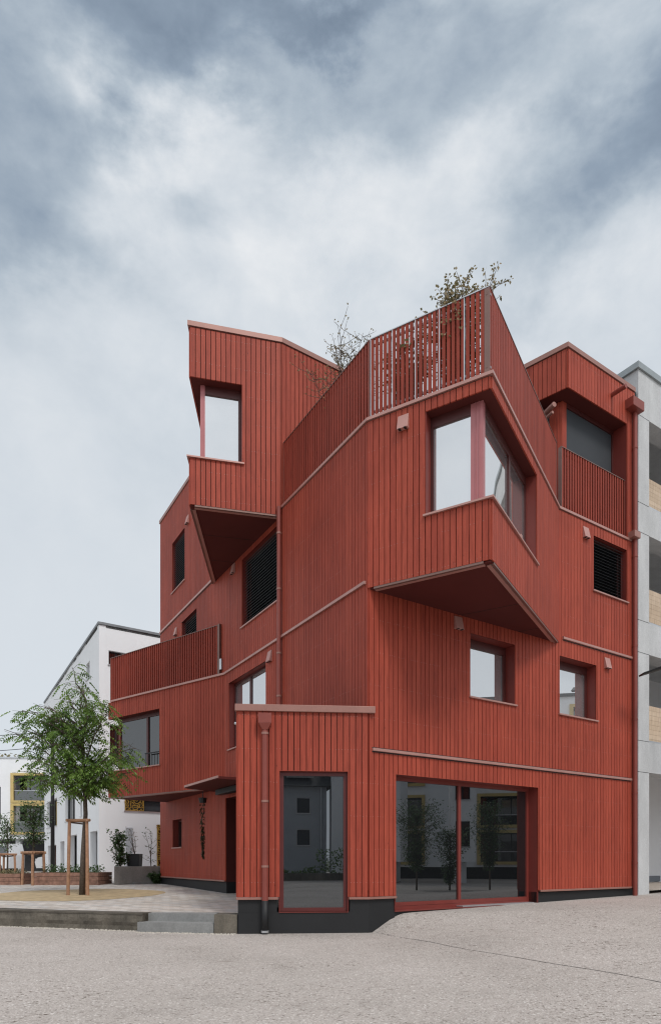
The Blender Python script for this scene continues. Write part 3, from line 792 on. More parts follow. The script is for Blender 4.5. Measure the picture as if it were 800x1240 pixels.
for t in targets:
    hd = math.hypot(t.x - tx, t.y - ty)
    zs = min(5.6, max(2.95, t.z - .25 - hd * rnd(.35, .75))); p = trunk_at(zs)
    keep = []; w1, w2 = rnd(-.12, .12), rnd(-.12, .12)
    for i in range(9):
        u = i / 8; q = p.lerp(t, u); q += Vector((w1, w2, .22 * hd)) * math.sin(math.pi * u) * .55 + Vector((rnd(-.03, .03), rnd(-.03, .03), rnd(-.02, .02)))
        keep.append(q)
    tm.tube(keep, [.019 * (1 - .82 * i / 8) + .003 for i in range(9)], 6, False)
    for i in range(4, 9):
        for _ in range(2):
            q0 = keep[i - 1].lerp(keep[i], random.random())
            a = rnd(0, 6.28); tp, td = curve(q0, (math.cos(a), math.sin(a), rnd(-.3, .5)), rnd(.22, .42), 3, .25, -.08)
            tm.tube(tp, [.006, .005, .004, .003], 4, False)
            for q in tp[1:]:
                if random.random() < .52:
                    a2 = a + rnd(-1.0, 1.0)
                    pinnate(lm, q, Vector((math.cos(a2), math.sin(a2), rnd(-.8, .1))), rnd(.22, .34), 5, rnd(.095, .125), .022)
tm.build('trunk', 'bark', tree, smooth=True); lm.build('crown', 'leaf', tree)
# stakes: frame of three posts with half-round cross bars
def stake_frame(cx, cy, r, h, label, rad=.045, rot=.3, grp='wooden tree stake frames'):
    z0 = pz(cy); e = empty('tree_stakes', (cx, cy, z0)); tag(e, label, 'tree stakes', grp)
    tops = []
    for k in range(3):
        th = rot + k * 2 * math.pi / 3; x = cx + r * math.cos(th); y = cy + r * math.sin(th)
        m = MB(); tp = Vector((cx + r * .88 * math.cos(th), cy + r * .88 * math.sin(th), z0 + h))
        m.tube([(x, y, z0 - .03), tuple(tp)], [rad, rad * .93], 10); m.build('stake', 'stake', e, smooth=False); tops.append(tp)
    for k in range(3):
        a, b = tops[k], tops[(k + 1) % 3]; u = (b - a).normalized(); m = MB()
        dz = Vector((0, 0, -.03 + .005 * k)); m.tube([a - u * .09 + dz, b + u * .09 + dz], rad * .85, 8); m.build('cross_bar', 'stake', e)
    m = MB(); c0 = trunk_at(2.3) if abs(cx - tx) < .5 else Vector((cx, cy, z0 + h - .1))
    for tp in tops:
        m.tube([tp + Vector((0, 0, -.08)), c0 + Vector((0, 0, z0 + h - .12 - c0.z))], .02, 6)
    m.build('tie', 'twig', e)
    return e
stake_frame(tx - .03, ty - .02, .31, 2.03, 'three round wooden stakes with cross bars around the large plaza tree', rot=1.5)

def small_tree(x, y, h, cw, label, matl, zb=None, n=170, crown0=.45, grp=None):
    z0 = pz(y) if zb is None else zb; e = empty('young_tree', (x, y, z0)); tag(e, label, 'tree', grp)
    t = MB(); l = MB(); top = Vector((x + rnd(-.1, .1), y, z0 + h * .92))
    t.tube([(x, y, z0 - .04), (x + .02, y, z0 + h * .5), tuple(top)], [.045, .03, .008], 8)
    for k in range(n // 9):
        zk = z0 + h * (crown0 + (.9 - crown0) * random.random()); th = rnd(0, 6.28)
        fr = (zk - z0) / h; rr = cw * (1.0 - .55 * abs(fr - .68) / .32) * rnd(.6, 1.05)
        p0 = Vector((x, y, zk - .1)); pts, d = curve(p0, (math.cos(th), math.sin(th), .75), max(.2, rr), 4, .18)
        t.tube(pts, [.012, .009, .007, .005, .003], 5, False)
        for q in pts[1:]:
            for _ in range(5):
                dd = Vector((rnd(-1, 1), rnd(-1, 1), rnd(-.7, .7)))
                leaf_quad(l, q + dd * .12, dd, rnd(.09, .15), .032)
    t.build('trunk', 'bark', e, smooth=True); l.build('crown', matl, e)
    return e
small_tree(-10.35, 23.0, 3.15, .75, 'small leafy tree in stakes between the two low timber beds', 'leaf2', n=500)
stake_frame(-10.3, 22.9, .42, 1.15, 'short stake frame around the small tree between the timber beds', rad=.05, rot=.9)
small_tree(-13.2, 27.0, 2.9, .75, 'slim staked sapling at the left edge behind the timber bed', 'leaf2', n=260)
stake_frame(-13.2, 26.9, .36, 1.1, 'short stake frame around the slim sapling at the left edge', rad=.045, rot=.2)

# ------------------------------------------------------------------ raised beds
def low_plants(x0, x1, y0, y1, z, n, h, matl, m=None):
    m = m or MB()
    for _ in range(n):
        x, y = rnd(x0, x1), rnd(y0, y1); hh = h * rnd(.4, 1)
        for k in range(5):
            p = Vector((x, y, z)) + Vector((rnd(-.08, .08), rnd(-.08, .08), hh * k / 5))
            leaf_quad(m, p, Vector((rnd(-1, 1), rnd(-1, 1), rnd(.1, 1))), rnd(.07, .14), .028)
    return m
def timber_bed(x0, x1, y0, y1, h, label, plants, n, ph):
    z0 = pz(y0); e = empty('raised_bed', ((x0 + x1) / 2, y0, z0)); tag(e, label, 'planter', 'raised planting beds on the plaza')
    m = MB(); k = 0; zz = z0; bh = h / 3
    for k in range(3):
        a, b = zz + k * bh, zz + (k + 1) * bh - .012
        xx = x0
        while xx < x1 - .05:
            xe = min(x1, xx + rnd(1.2, 2.2)); m.box(xx + .004, xe - .004, y0, y0 + .07, a, b); xx = xe
        m.box(x0, x0 + .07, y0 + .072, y1, a, b); m.box(x1 - .07, x1, y0 + .072, y1, a, b); m.box(x0 + .072, x1 - .072, y1 - .07, y1, a, b)
    m.build('timber_side', 'plank', e)
    m = MB(); m.box(x0 + .08, x1 - .08, y0 + .08, y1 - .08, z0, z0 + h - .06); m.build('soil', 'soil', e)
    low_plants(x0 + .15, x1 - .15, y0 + .15, y1 - .15, z0 + h - .08, n, ph, plants).build('plants', plants, e)
    return e
timber_bed(-10.25, -8.0, 22.8, 24.2, .44, 'long low timber bed of reddish planks behind the large plaza tree', 'leaf2', 170, .4)
timber_bed(-14.6, -10.75, 22.9, 24.2, .40, 'low timber bed of reddish planks at the left edge of the plaza', 'leafpale', 260, .22)
z0 = pz(24); e = empty('raised_bed', (-6.5, 24, z0)); tag(e, 'grey board-marked concrete raised bed between timber bed and red house', 'planter', 'raised planting beds on the plaza')
cb = [(-7.55, 23.1), (-3.5, 25.8), (-4.3, 27.1), (-8.05, 24.6)]
m = MB()
for k in range(4): m.prism(cb, z0 + k * .155, z0 + (k + 1) * .155 - .006)
m.prism([(-7.53, 23.13), (-3.53, 25.8), (-4.3, 27.07), (-8.02, 24.6)], z0, z0 + .6)
m.build('concrete_side', 'board_concrete', e)
def shrub(x, y, z, h, spread, n, leafn, ll, label, matl, cat='shrub', name='shrub', grp=None, stems=6, upright=1.6, twigmat='twig', lw=.3):
    e = empty(name, (x, y, z)); tag(e, label, cat, grp); t = MB(); l = MB()
    for k in range(stems):
        th = rnd(0, 6.28); pts, d = curve((x, y, z - .03), (math.cos(th) * spread, math.sin(th) * spread, upright), h * rnd(.7, 1.02), 6, .14)
        t.tube(pts, [.014, .012, .01, .008, .006, .005, .003], 5, False)
        for i in range(1, 7):
            for _ in range(n):
                a = rnd(0, 6.28); q0 = pts[i - 1].lerp(pts[i], random.random()); tp, _d = curve(q0, (math.cos(a), math.sin(a), rnd(.2, 1.2)), h * rnd(.1, .28), 3, .2)
                t.tube(tp, [.006, .005, .004, .003], 4, False)
                for q in tp[1:]:
                    for _k in range(leafn):
                        dd = Vector((rnd(-1, 1), rnd(-1, 1), rnd(-.6, 1))); leaf_quad(l, q + dd * .02, dd, ll * rnd(.7, 1.2), ll * lw)
    t.build('stems', twigmat, e); l.build('leaves', matl, e); return e
zb = z0 + .61
shrub(-7.62, 23.95, zb, 1.35, .22, 4, 3, .11, 'tall leafy climber at the left end of the concrete bed', 'leaf2', stems=5)
shrub(-6.72, 24.75, zb, 1.45, .16, 1, 1, .09, 'thin upright sapling right of the black pot in the concrete bed', 'leaf2', stems=3)
pt = empty('plant_pot', (-7.2, 24.3, zb)); tag(pt, 'square black plant pot with bare twigs standing on the concrete bed', 'plant pot')
m = MB(); m.box8([(-7.40, 24.1, zb), (-6.98, 24.1, zb), (-6.98, 24.5, zb), (-7.40, 24.5, zb), (-7.45, 24.05, zb + .46), (-6.96, 24.05, zb + .46), (-6.96, 24.52, zb + .46), (-7.43, 24.52, zb + .46)]); m.build('pot', 'black', pt, bevel=.01)
shrub(-7.2, 24.3, zb + .46, 1.0, .3, 1, 1, .06, 'bare twiggy plant in the square black pot', 'leafbrown', stems=4, cat='plant', name='potted_plant')
shrub(-6.28, 23.85, pz(24), .42, .9, 4, 3, .09, 'low bright green shrub at the foot of the concrete bed', 'leaf2', stems=9)

m = MB(); m.tube([(-6.42, 24.15, pz(24)), (-6.42, 24.15, 1.18), (-6.42, 24.15, 1.2)], [.045, .045, .03], 10); tag(m.build('bollard', 'black'), 'thin dark bollard before the low green shrub near the house corner', 'bollard')
yb_ = empty('yellow_box', (-6.45, 26.1, .54)); tag(yb_, 'yellow box on a dark post half hidden behind the red house corner', 'box')
m = MB(); m.box(-6.62, -6.28, 26.0, 26.3, 1.42, 2.15); m.build('box', simple('yellow_paint', (.75, .42, .02), .4), yb_, bevel=.03)
m = MB(); m.box(-6.60, -6.30, 26.05, 26.25, .54, 1.41); m.build('post', 'blind', yb_)
m = MB(); m.prism([(-6.95, 23.35), (-5.7, 24.3), (-5.75, 24.4), (-7.02, 23.45)], .45, .60); tag(m.build('kerb_edge', 'step'), 'low pale kerb around the small green shrub by the house corner', 'kerb')
# roof-terrace plants in pots
def roof_plant(x, y, h, label, matl, ll, stems, n, leafn, spread, pot=.45):
    z = DECK
    p = empty('roof_planter', (x, y, z)); tag(p, 'dark pot on the roof terrace holding the ' + label.split(' above ')[0].split(' seen ')[0], 'plant pot', 'pots on the roof terrace')
    m = MB(); m.tube([(x, y, z), (x, y, z + pot)], [.2, .26], 14); m.build('pot', 'plinth', p, smooth=False)
    return shrub(x, y, z + pot, h, spread, n, leafn, ll, label, matl, name='roof_shrub', stems=stems)
roof_plant(.27, 14.4, 2.5, 'sparse bare-twigged shrub above the left end of the roof railing', 'leafbrown', .05, 14, 6, 2, .40)
roof_plant(2.30, 12.0, 1.62, 'dense bronze-leaved shrub above the highest corner of the roof railing', 'leafbrown', .065, 14, 7, 4, .26)
roof_plant(1.45, 12.60, 1.25, 'low bronze shrub seen only through the railing slats', 'leafbrown', .08, 9, 4, 3, .6)
roof_plant(3.52, 13.60, 2.0, 'small pale shrub above the right-hand railing', 'leafpale', .06, 3, 2, 2, .12)

# hanging plant chain by the door
m = MB()
hx, hy = WL.xy(5.85, .55)
hang = empty('hanging_plant', (hx, hy, 2.95)); tag(hang, 'dark trailing garland hanging under the entrance canopy', 'hanging plant')
m.tube([(hx, hy, 3.30), (hx, hy, 3.0)], .01, 6); m.tube([(hx, hy, 3.12), (hx, hy, 2.98)], [.12, .09], 10); m.build('basket', 'black', hang)
m = MB()
for k in range(260):
    t = random.random() ** .8; z = 3.0 - 1.55 * t; r = .07 * (1 - .7 * t)
    leaf_quad(m, Vector((hx + rnd(-r, r), hy + rnd(-r, r), z)), Vector((rnd(-1, 1), rnd(-1, 1), -1)), .08, .02)
m.build('leaves', leaf_mat('dark_olive_leaf', (.02, .022, .012), (.07, .06, .025)), hang)

# ------------------------------------------------------------------ white apartment house (left)
WH = empty('white_house', (-10.5, 30, .5)); tag(WH, 'plain white rendered apartment house behind the staked tree', 'house')
WC = (-10.5, 30.0); wa = (WC[0] + LD.x * 17.6, WC[1] + LD.y * 17.6); wb = (WC[0] + RD.x * 16, WC[1] + RD.y * 16); wd = (wa[0] + RD.x * 16, wa[1] + RD.y * 16)
W1 = Frame(wa, WC); W2 = Frame(WC, wb); WT = 12.1
def flatwall(Fr, regions, holes, mat, parent, name='wall'):
    bk = MB()
    for s0, s1, z0, z1 in regions:
        hs = [h for h in holes if h[0] < s1 and h[1] > s0]
        cs = sorted(set([s0, s1] + [min(max(e, s0), s1) for h in hs for e in h[:2]]))
        for a, b in zip(cs, cs[1:]):
            mid = (a + b) / 2
            for c0, c1 in subtract(z0, z1, [(h[2], h[3]) for h in hs if h[0] <= mid <= h[1]]):
                bk.fbox(Fr, a, b, c0, c1, -.3, 0)
    return bk.build(name, mat, parent)
def win2(Fr, h, parent, depth=.22, gl='darkglass', mull=1, fr='black', sill=True, matt=None):
    s0, s1, z0, z1 = h; m = MB(); fw = .06; d = -depth
    for a, b, c, e_ in ((s0, s0 + fw, z0, z1), (s1 - fw, s1, z0, z1), (s0 + fw, s1 - fw, z0, z0 + fw), (s0 + fw, s1 - fw, z1 - fw, z1)): m.fbox(Fr, a, b, c, e_, d, d + .06)
    for k in range(mull): x = s0 + (s1 - s0) * (k + 1) / (mull + 1); m.fbox(Fr, x - .035, x + .035, z0 + fw, z1 - fw, d, d + .055)
    w = m.build('window', fr, parent)
    p = MB(); p.face([Fr(s0, z0, d + .02), Fr(s1, z0, d + .02), Fr(s1, z1, d + .02), Fr(s0, z1, d + .02)]); p.build('pane', gl, w)
    if sill: q = MB(); q.fbox(Fr, s0 - .04, s1 + .04, z0 - .05, z0 + .004, d + .06, .05); q.build('sill', 'silver', w)
    return w
Lw = W1.L
def u2s(u, Fr):   # plan distance along a wall for a bearing seen in the survey photograph
    a = (u - 400) / 800; return (a * Fr.p0.y - Fr.p0.x) / (Fr.d.x - a * Fr.d.y)
def hz(u, v, Fr):
    s = u2s(u, Fr); return 1.35 + (1043 - v) / 800 * (Fr.p0.y + Fr.d.y * s)
w1h = []
for ua, ub, vt, vb in ((57, 69, 966, 1000), (79, 91, 953, 992), (62, 70, 925, 946), (79, 89, 905, 931), (97, 99.5, 968, 988)):
    w1h.append((u2s(ua, W1), u2s(ub, W1), hz(ub, vb, W1), hz(ub, vt, W1)))
w1h += [(u2s(104.5, W1), u2s(108.5, W1), hz(107, 822, W1), hz(107, 802, W1)), (u2s(104, W1), u2s(108.5, W1), 5.9, 7.3)]
gh = [(u2s(58, W1), u2s(68, W1), .5, 2.35), (u2s(73, W1), u2s(78, W1), .5, 2.5), (u2s(83.5, W1), u2s(93, W1), .5, 2.75), (u2s(109, W1), u2s(119, W1), .5, 2.75)]
flatwall(W1, [(0, Lw, .3, WT)], w1h + gh, 'render', WH)
for h in w1h: win2(W1, h, WH)
for h in gh[:3]: win2(W1, h, WH, .5, 'darkglass', 1, 'trim', False)
m = MB(); h = gh[3]; m.fbox(W1, h[0] - .2, h[1] + .2, .3, 2.9, -1.5, -1.2); m.build('porch_back', 'greyrender', WH)
w2h = [(u2s(151, W2), u2s(198, W2), hz(175, 983, W2), hz(175, 969, W2)), (u2s(190, W2), u2s(206, W2), .9, hz(190, 999, W2)), (u2s(131.5, W2), u2s(152, W2), hz(140, 806, W2), hz(140, 789, W2)), (u2s(133, W2), u2s(150, W2), 6.0, 7.6)]
flatwall(W2, [(0, 16, .3, WT)], w2h, 'render', WH)
win2(W2, w2h[0], WH, gl='screen'); win2(W2, w2h[1], WH); win2(W2, w2h[2], WH); win2(W2, w2h[3], WH)
def gold_panel(s0, s1, z0, z1):
    bpy_m = MB(); n = 9; cell = .11; f = W2
    bpy_m.fbox(f, s0, s1, z0, z0 + .03, .01, .03); bpy_m.fbox(f, s0, s1, z1 - .03, z1, .01, .03)
    bpy_m.fbox(f, s0, s0 + .03, z0, z1, .01, .03); bpy_m.fbox(f, s1 - .03, s1, z0, z1, .01, .03)
    z = z0
    while z < z1 - .05:
        s = s0
        while s < s1 - .05:
            a = rnd(0, 3.14); c = (s + cell / 2 + rnd(-.02, .02), z + cell / 2 + rnd(-.02, .02)); dx, dz = math.cos(a) * .075, math.sin(a) * .075; nx, nz = -math.sin(a) * .017, math.cos(a) * .017
            bpy_m.box8([f(c[0] - dx - nx, c[1] - dz - nz, .03), f(c[0] + dx - nx, c[1] + dz - nz, .03), f(c[0] + dx - nx, c[1] + dz - nz, .012), f(c[0] - dx - nx, c[1] - dz - nz, .012),
                        f(c[0] - dx + nx, c[1] - dz + nz, .03), f(c[0] + dx + nx, c[1] + dz + nz, .03), f(c[0] + dx + nx, c[1] + dz + nz, .012), f(c[0] - dx + nx, c[1] - dz + nz, .012)])
            s += cell
        z += cell
    bpy_m.build('perforated_shutter', 'goldcut', WH)
gold_panel(w2h[0][0], u2s(174, W2), w2h[0][2], w2h[0][3]); gold_panel(w2h[1][0], w2h[1][1], .9, w2h[1][3])
flatwall(Frame(wb, wd), [(0, 17.6, .3, WT)], [], 'render', WH); flatwall(Frame(wd, wa), [(0, 16, .3, WT)], [], 'render', WH)
m = MB(); m.prism([wa, WC, wb, wd], WT - .1, WT + .01); m.build('roof', 'rooffelt', WH)
m = MB(); m.fbox(W1, 0, Lw + .06, WT + .012, WT + .12, -.3, .06); m.fbox(W2, .0, 16, WT + .014, WT + .122, -.3, .06); m.build('roof_coping', simple('grey_metal_coping', (.2, .21, .22), .5, .3), WH)

# white house with ochre balconies further left
YH = empty('balcony_house', (-24, 50, .5)); tag(YH, 'white house with ochre framed balconies at the far left', 'house')
YF = Frame((-36, 49.5), (-18.5, 50.6)); YT = 9.15
yb = [(u2s(17, YF), u2s(66, YF), 5.95, 7.85), (u2s(17, YF), u2s(66, YF), 3.55, 5.55), (u2s(-6, YF), u2s(1, YF), 4.2, 7.0)]
flatwall(YF, [(0, YF.L, 3.05, YT)], yb, 'render', YH)
m = MB()
for s0, s1, z0, z1 in yb[:2]:
    for a, b, c, e_ in ((s0 - .22, s0, z0 - .18, z1 + .18), (s1, s1 + .22, z0 - .18, z1 + .18), (s0, s1, z0 - .18, z0), (s0, s1, z1, z1 + .18)): m.fbox(YF, a, b, c, e_, -.3, .14)
m.build('balcony_frame', 'yellow', YH)
for s0, s1, z0, z1 in yb[:2]:
    win2(YF, (s0, s1, z0, z1), YH, 1.2, 'darkglass', 3, 'black', False)
    m = MB(); m.fbox(YF, s0, s1, z0, z0 + .75, -.05, -.02); m.build('balustrade', glass('balcony_glass_' + str(round(z0)), .10, (.05, .055, .055)), YH)
    m = MB(); m.fbox(YF, s0, s1, z0 + .75, z0 + .79, -.07, 0); m.build('handrail', 'silver', YH)
win2(YF, yb[2], YH)
m = MB(); m.fbox(YF, 0, YF.L, .3, 3.05, -3.2, -3.0); m.build('ground_floor_wall', simple('dark_grey_render', (.07, .072, .078), .8), YH)
m = MB()
for s in (2, 7, 12, 17): m.fbox(YF, s, s + .35, .3, 3.05, -.6, -.2)
m.build('column', 'conc', YH)
m = MB(); m.fbox(YF, 0, YF.L, 3.0, YT, -9, -1.6); m.build('wall', 'render', YH)
m = MB(); m.fbox(YF, -.05, YF.L + .05, YT, YT + .12, -9.05, .05); m.build('roof_coping', 'silver', YH)

# far tree top over its roof
def far_tree(x, y, h, w, label, n=1500):
    e = empty('far_tree', (x, y, .5)); tag(e, label, 'tree'); t = MB(); l = MB()
    t.tube([(x, y, .4), (x, y, h * .6)], [.25, .12], 8)
    for _ in range(n):
        v = Vector((random.gauss(0, 1), random.gauss(0, 1), random.gauss(0, 1))).normalized() * rnd(.55, 1) ** .5
        p = Vector((x + v.x * w, y + v.y * w, h * .72 + v.z * h * .28))
        p += Vector((1, 1, 1)) * .5 * noise.noise(p * .6)
        leaf_quad(l, p, Vector((rnd(-1, 1), rnd(-1, 1), rnd(-1, 1))), .45, .16)
    t.build('trunk', 'bark', e); l.build('crown', 'leafpale', e)
far_tree(-36.2, 74, 13.3, 3.6, 'round treetop rising over the roof of the ochre-balcony house')

# slim lamp post in front of the white house and the overhead cables
lp = empty('lamp_post', (-11.35, 27, .5)); tag(lp, 'slim dark lamp post rising through the crown of the plaza tree', 'lamp post')
m = MB(); m.tube([(-11.35, 27, .5), (-11.35, 27, 7.0)], [.085, .06], 12); m.build('pole', 'black', lp, smooth=True)
m = MB(); m.tube([(-11.35, 27, .5), (-11.35, 27, .9)], .11, 12); m.build('base', 'black', lp)
m = MB(); m.tube([(-11.35, 27, 6.98), (-11.35, 27, 7.06), (-11.35, 27, 7.16)], [.1, .26, .22], 16); m.build('lamp_head', 'black', lp, smooth=False)
for k, (za, zb_, lbl) in enumerate(((6.62, 6.72, 'upper thin overhead cable at the far left'), (6.05, 5.7, 'lower thin overhead cable at the far left with small clips'))):
    m = MB(); pts = []
    for i in range(17):
        t = i / 16; pts.append((-11.35 - 16 * t, 27 + 5 * t, za + (zb_ + 1.3 - za) * t - 1.1 * 4 * t * (1 - t) * .35))
    m.tube(pts, .014, 5)
    tag(m.build('overhead_cable', 'black'), lbl, 'cable', 'overhead cables')

# parked white vans
def van(x, y, rz, label):
    z0 = pz(y); e = empty('parked_van', (x, y, z0), rz); tag(e, label, 'van', 'white vans parked at the far left')
    def local_build(mb, name, mat, par, **k):
        me_o = mb.build(name, mat, None, origin=(0, 0, 0), **k); me_o.location = (0, 0, 0); me_o.parent = par; return me_o
    prof = [(-2.3, .3), (2.25, .3), (2.35, .75), (2.15, 1.05), (1.45, 1.2), (.75, 1.92), (.3, 2.0), (-2.2, 2.0), (-2.35, 1.2)]
    m = MB(); W = .9
    L_ = [(a, -W if b < 1.15 else -W + .1 * (b - 1.0), b) for a, b in prof]; R_ = [(a, -yy, b) for a, yy, b in L_]
    m.face(L_); m.face(R_[::-1])
    for i in range(len(prof)):
        j = (i + 1) % len(prof); m.face([L_[j], L_[i], R_[i], R_[j]])
    body = local_build(m, 'body', 'car', e, bevel=.04)
    g = MB()
    for sg in (-1, 1):
        for a0, a1, b0, b1 in ((1.25, .2, .78, .2), (.05, -1.0, .05, -1.0), (-1.15, -2.15, -1.15, -2.1)):
            g.face([(a0, sg * (W + .004), 1.22), (a1, sg * (W + .004), 1.22), (b1, sg * (W - .06), 1.82), (b0, sg * (W - .06), 1.82)])
    g.face([(1.43, -.78, 1.24), (1.43, .78, 1.24), (.80, .70, 1.90), (.80, -.70, 1.90)])
    local_build(g, 'windows', 'darkglass', e)
    for sx in (-1.45, 1.45):
        for sg in (-1, 1):
            w = MB(); w.tube([(sx, sg * .72, .34), (sx, sg * .93, .34)], .34, 20); wo = local_build(w, 'wheel', 'rubber', e)
            w = MB(); w.tube([(sx, sg * .9, .34), (sx, sg * .94, .34)], .19, 14); local_build(w, 'rim', 'silver', wo)
    for sg in (-1, 1):
        w = MB(); w.box(2.1, 2.33, sg * .72 - .13, sg * .72 + .13, .78, .98); local_build(w, 'headlight', 'lens', e)
    return e
van(-24.2, 46.5, R(172), 'white van cut off by the left edge, behind the slim sapling')
van(-18.9, 48.4, R(186), 'white van parked beyond the small staked tree under the balcony house')

# ------------------------------------------------------------------ concrete neighbour (right)
NB = empty('concrete_house', (12, 20, .4)); tag(NB, 'pale concrete apartment building with recessed loggias and timber balustrades on the right', 'house')
NF = Frame(WR.xy(8.74, .03), WR.xy(24, .03)); sc = 0.0
cols = [0.02, 5.6, 11.2]
fl = [(3.69, 4.50), (6.82, 7.65), (9.97, 10.73), (13.02, 14.2)]
m = MB()
for s in cols: m.fbox(NF, s, s + .50, .2, 14.2, -.5, 0)
for z0, z1 in fl:
    for s in cols: m.fbox(NF, s + .505, s + 5.575, z0, z1, -.5, -.003)
m.build('concrete_frame', 'conc', NB)
m = MB()
for z0, z1 in fl:
    m.fbox(NF, 0.018, .522, z1 - .0, z1 + .012, -.3, .002); m.fbox(NF, 0.018, .522, z0 - .012, z0, -.3, .002)
m.build('panel_joint', 'black', NB)
m = MB()
for z0, z1 in fl[:3]: m.fbox(NF, .3, 16, z1 - .25, z1 - .02, -2.6, -.5)
m.fbox(NF, 0, 16, 13.9, 14.1, -9, -.5); m.build('floor_slab', 'conc', NB)
m = MB(); m.fbox(NF, 0, 16, .2, 14.0, -2.8, -2.6); m.build('wall', 'render', NB)
m = MB(); m.fbox(NF, -.02, .28, .2, 14.19, -9, -.505); m.build('wall', 'render', NB)
m = MB(); m.fbox(NF, -.05, 16.3, 14.2, 14.36, -.6, .05); m.fbox(NF, -.05, .3, 14.202, 14.362, -9, -.6); m.build('roof_coping', simple('zinc_coping', (.32, .35, .36), .45, .4), NB)
for i, (z0, z1) in enumerate(((4.5, 5.52), (7.65, 8.64), (10.73, 11.62))):
    for s in cols[:2]:
        m = MB(); zz_ = z0
        for k in range(8):
            m.fbox(NF, s + .51, s + 5.59, z0 + (z1 - z0) * k / 8 + .004, z0 + (z1 - z0) * (k + 1) / 8, -.18, -.13)
        b_o = m.build('timber_balustrade', 'woodpanel', NB)
        q = MB(); q.fbox(NF, s + .51, s + 5.59, z0 + .0, z0 + .05, -.14, -.02); q.build('bottom_rail', 'silver', b_o)
        win2(NF, (s + 1.0, s + 4.6, z0 + .1, z0 + 2.2), NB, 2.55, 'darkglass', 2, 'black', False)
m = MB(); m.fbox(NF, .6, 5.5, .66, .85, -2.58, -2.55); m.build('skirting', simple('blue_grey_skirting', (.16, .18, .21), .7), NB)
small = MB()
shrub(*WR.xy(9.75, -.55), 11.62, .5, .8, 3, 3, .08, 'small green plant behind the topmost timber balustrade', 'leaf2', stems=5, cat='plant', name='balcony_plant')
nx, ny = WR.xy(9.9, -.2)
m = MB(); m.face([(*WR.xy(9.3, -.0), .56), (*WR.xy(24, 0), .8), (*WR.xy(24, -2.6), .8), (*WR.xy(9.3, -2.6), .56)]); tag(m.build('passage_floor', simple('sandy_screed', (.42, .36, .31), .9)), kind='structure')
# dark planting mound by its column
m = MB()
c = WR.xy(10.05, .35)
rings = []
for j in range(5):
    rr = 1 - j / 4.6; zz_ = .40 + .20 * math.sin(j / 4 * 1.5)
    rings.append([(c[0] + (.75 * RD.x * math.cos(t) + .30 * RD.y * math.sin(t)) * rr, c[1] + (.75 * RD.y * math.cos(t) - .30 * RD.x * math.sin(t)) * rr, zz_) for t in [2 * math.pi * k / 20 for k in range(20)]])
for a, b in zip(rings, rings[1:]):
    for k in range(20): m.face([a[k], a[(k + 1) % 20], b[(k + 1) % 20], b[k]])
m.face(rings[-1])
tag(m.build('soil_mound', 'rubber'), 'low black rubber mat heaped at the foot of the concrete column', 'rubber mat')

# street lamp whose arm reaches into the picture at the right edge
sl = empty('street_lamp', (9.6, 16.3, .6)); tag(sl, 'dark street lamp arm reaching in at the right edge before the concrete house', 'street lamp')
m = MB(); m.tube([(9.6, 16.3, .5), (9.6, 16.3, 6.5)], [.09, .06], 12); m.build('pole', 'black', sl, smooth=True)
m = MB(); m.tube([(9.6, 16.3, 6.35), (8.9, 16.28, 6.30), (8.3, 16.25, 6.17)], .035, 8); m.build('arm', 'black', sl, smooth=True)
m = MB()
a0, a1 = Vector((8.35, 16.25, 6.18)), Vector((7.62, 16.22, 5.93))
dv = (a1 - a0).normalized(); sd = Vector((0, 1, 0)) * .14; up = Vector((0, 0, .06))
m.box8([a0 - sd * .7 - up * .7, a1 - sd * .8 - up * .5, a1 + sd * .8 - up * .5, a0 + sd * .7 - up * .7, a0 - sd + up * .5, a1 - sd + up * .3, a1 + sd + up * .3, a0 + sd + up * .5]); m.build('lamp_head', 'black', sl, bevel=.012)

# ------------------------------------------------------------------ buildings across the street (seen in the panes)
GH = empty('grey_house', (-2, -25, 0)); tag(GH, 'grey rendered two-storey house across the street, mirrored in the tall shop window', 'house')
GF = Frame((5.9, -25), (-10, -25)); ghh = []
for s in (1.2, 4.9, 8.6, 12.3):
    for z in (2.52, 4.93): ghh.append((s, s + 1.1, z, z + 1.24))
flatwall(GF, [(0, GF.L, -.1, 7)], ghh, 'greyrender', GH)
for h in ghh: win2(GF, h, GH, .12, 'screen', 0, 'silver')
m = MB(); m.box8([GF(.9, 7.85, -.1), GF(3.0, 7.85, -.1), GF(3.0, 7.7, -.3), GF(.9, 7.7, -.3), GF(.9, 8.75, -1.15), GF(3.0, 8.75, -1.15), GF(3.0, 8.6, -1.35), GF(.9, 8.6, -1.35)]); m.build('dormer', 'render', GH)
m = MB(); m.fbox(GF, 0, GF.L, -.1, 7, -8, -.31); m.build('wall', 'greyrender', GH)
m = MB(); o = .5
m.box8([GF(-o, 7, o), GF(GF.L + o, 7, o), GF(GF.L + o, 7, -8.5), GF(-o, 7, -8.5), GF(-.45, 9.8, -3.8), GF(GF.L - 3, 9.8, -3.8), GF(GF.L - 3, 9.8, -4.2), GF(-.45, 9.8, -4.2)]); m.build('roof', 'tile', GH)
m = MB()
m.tube([GF(.4, 6.9, .1), GF(.4, .1, .1)], .06, 8); m.build('downpipe', 'silver', GH)
WH2 = empty('pale_house', (11, -24, 0)); tag(WH2, 'pale tall house beside the grey one across the street, mirrored in the shop window', 'house')
PF = Frame((17, -22.0), (6.05, -23.6)); ph = [(s, s + 1.4, z, z + 1.5) for s in (1, 4, 7.4) for z in (1.2, 4.2, 7.2)]
flatwall(PF, [(0, PF.L, -.1, 10)], ph, 'render', WH2)
for h in ph: win2(PF, h, WH2, .15, 'darkglass', 1)
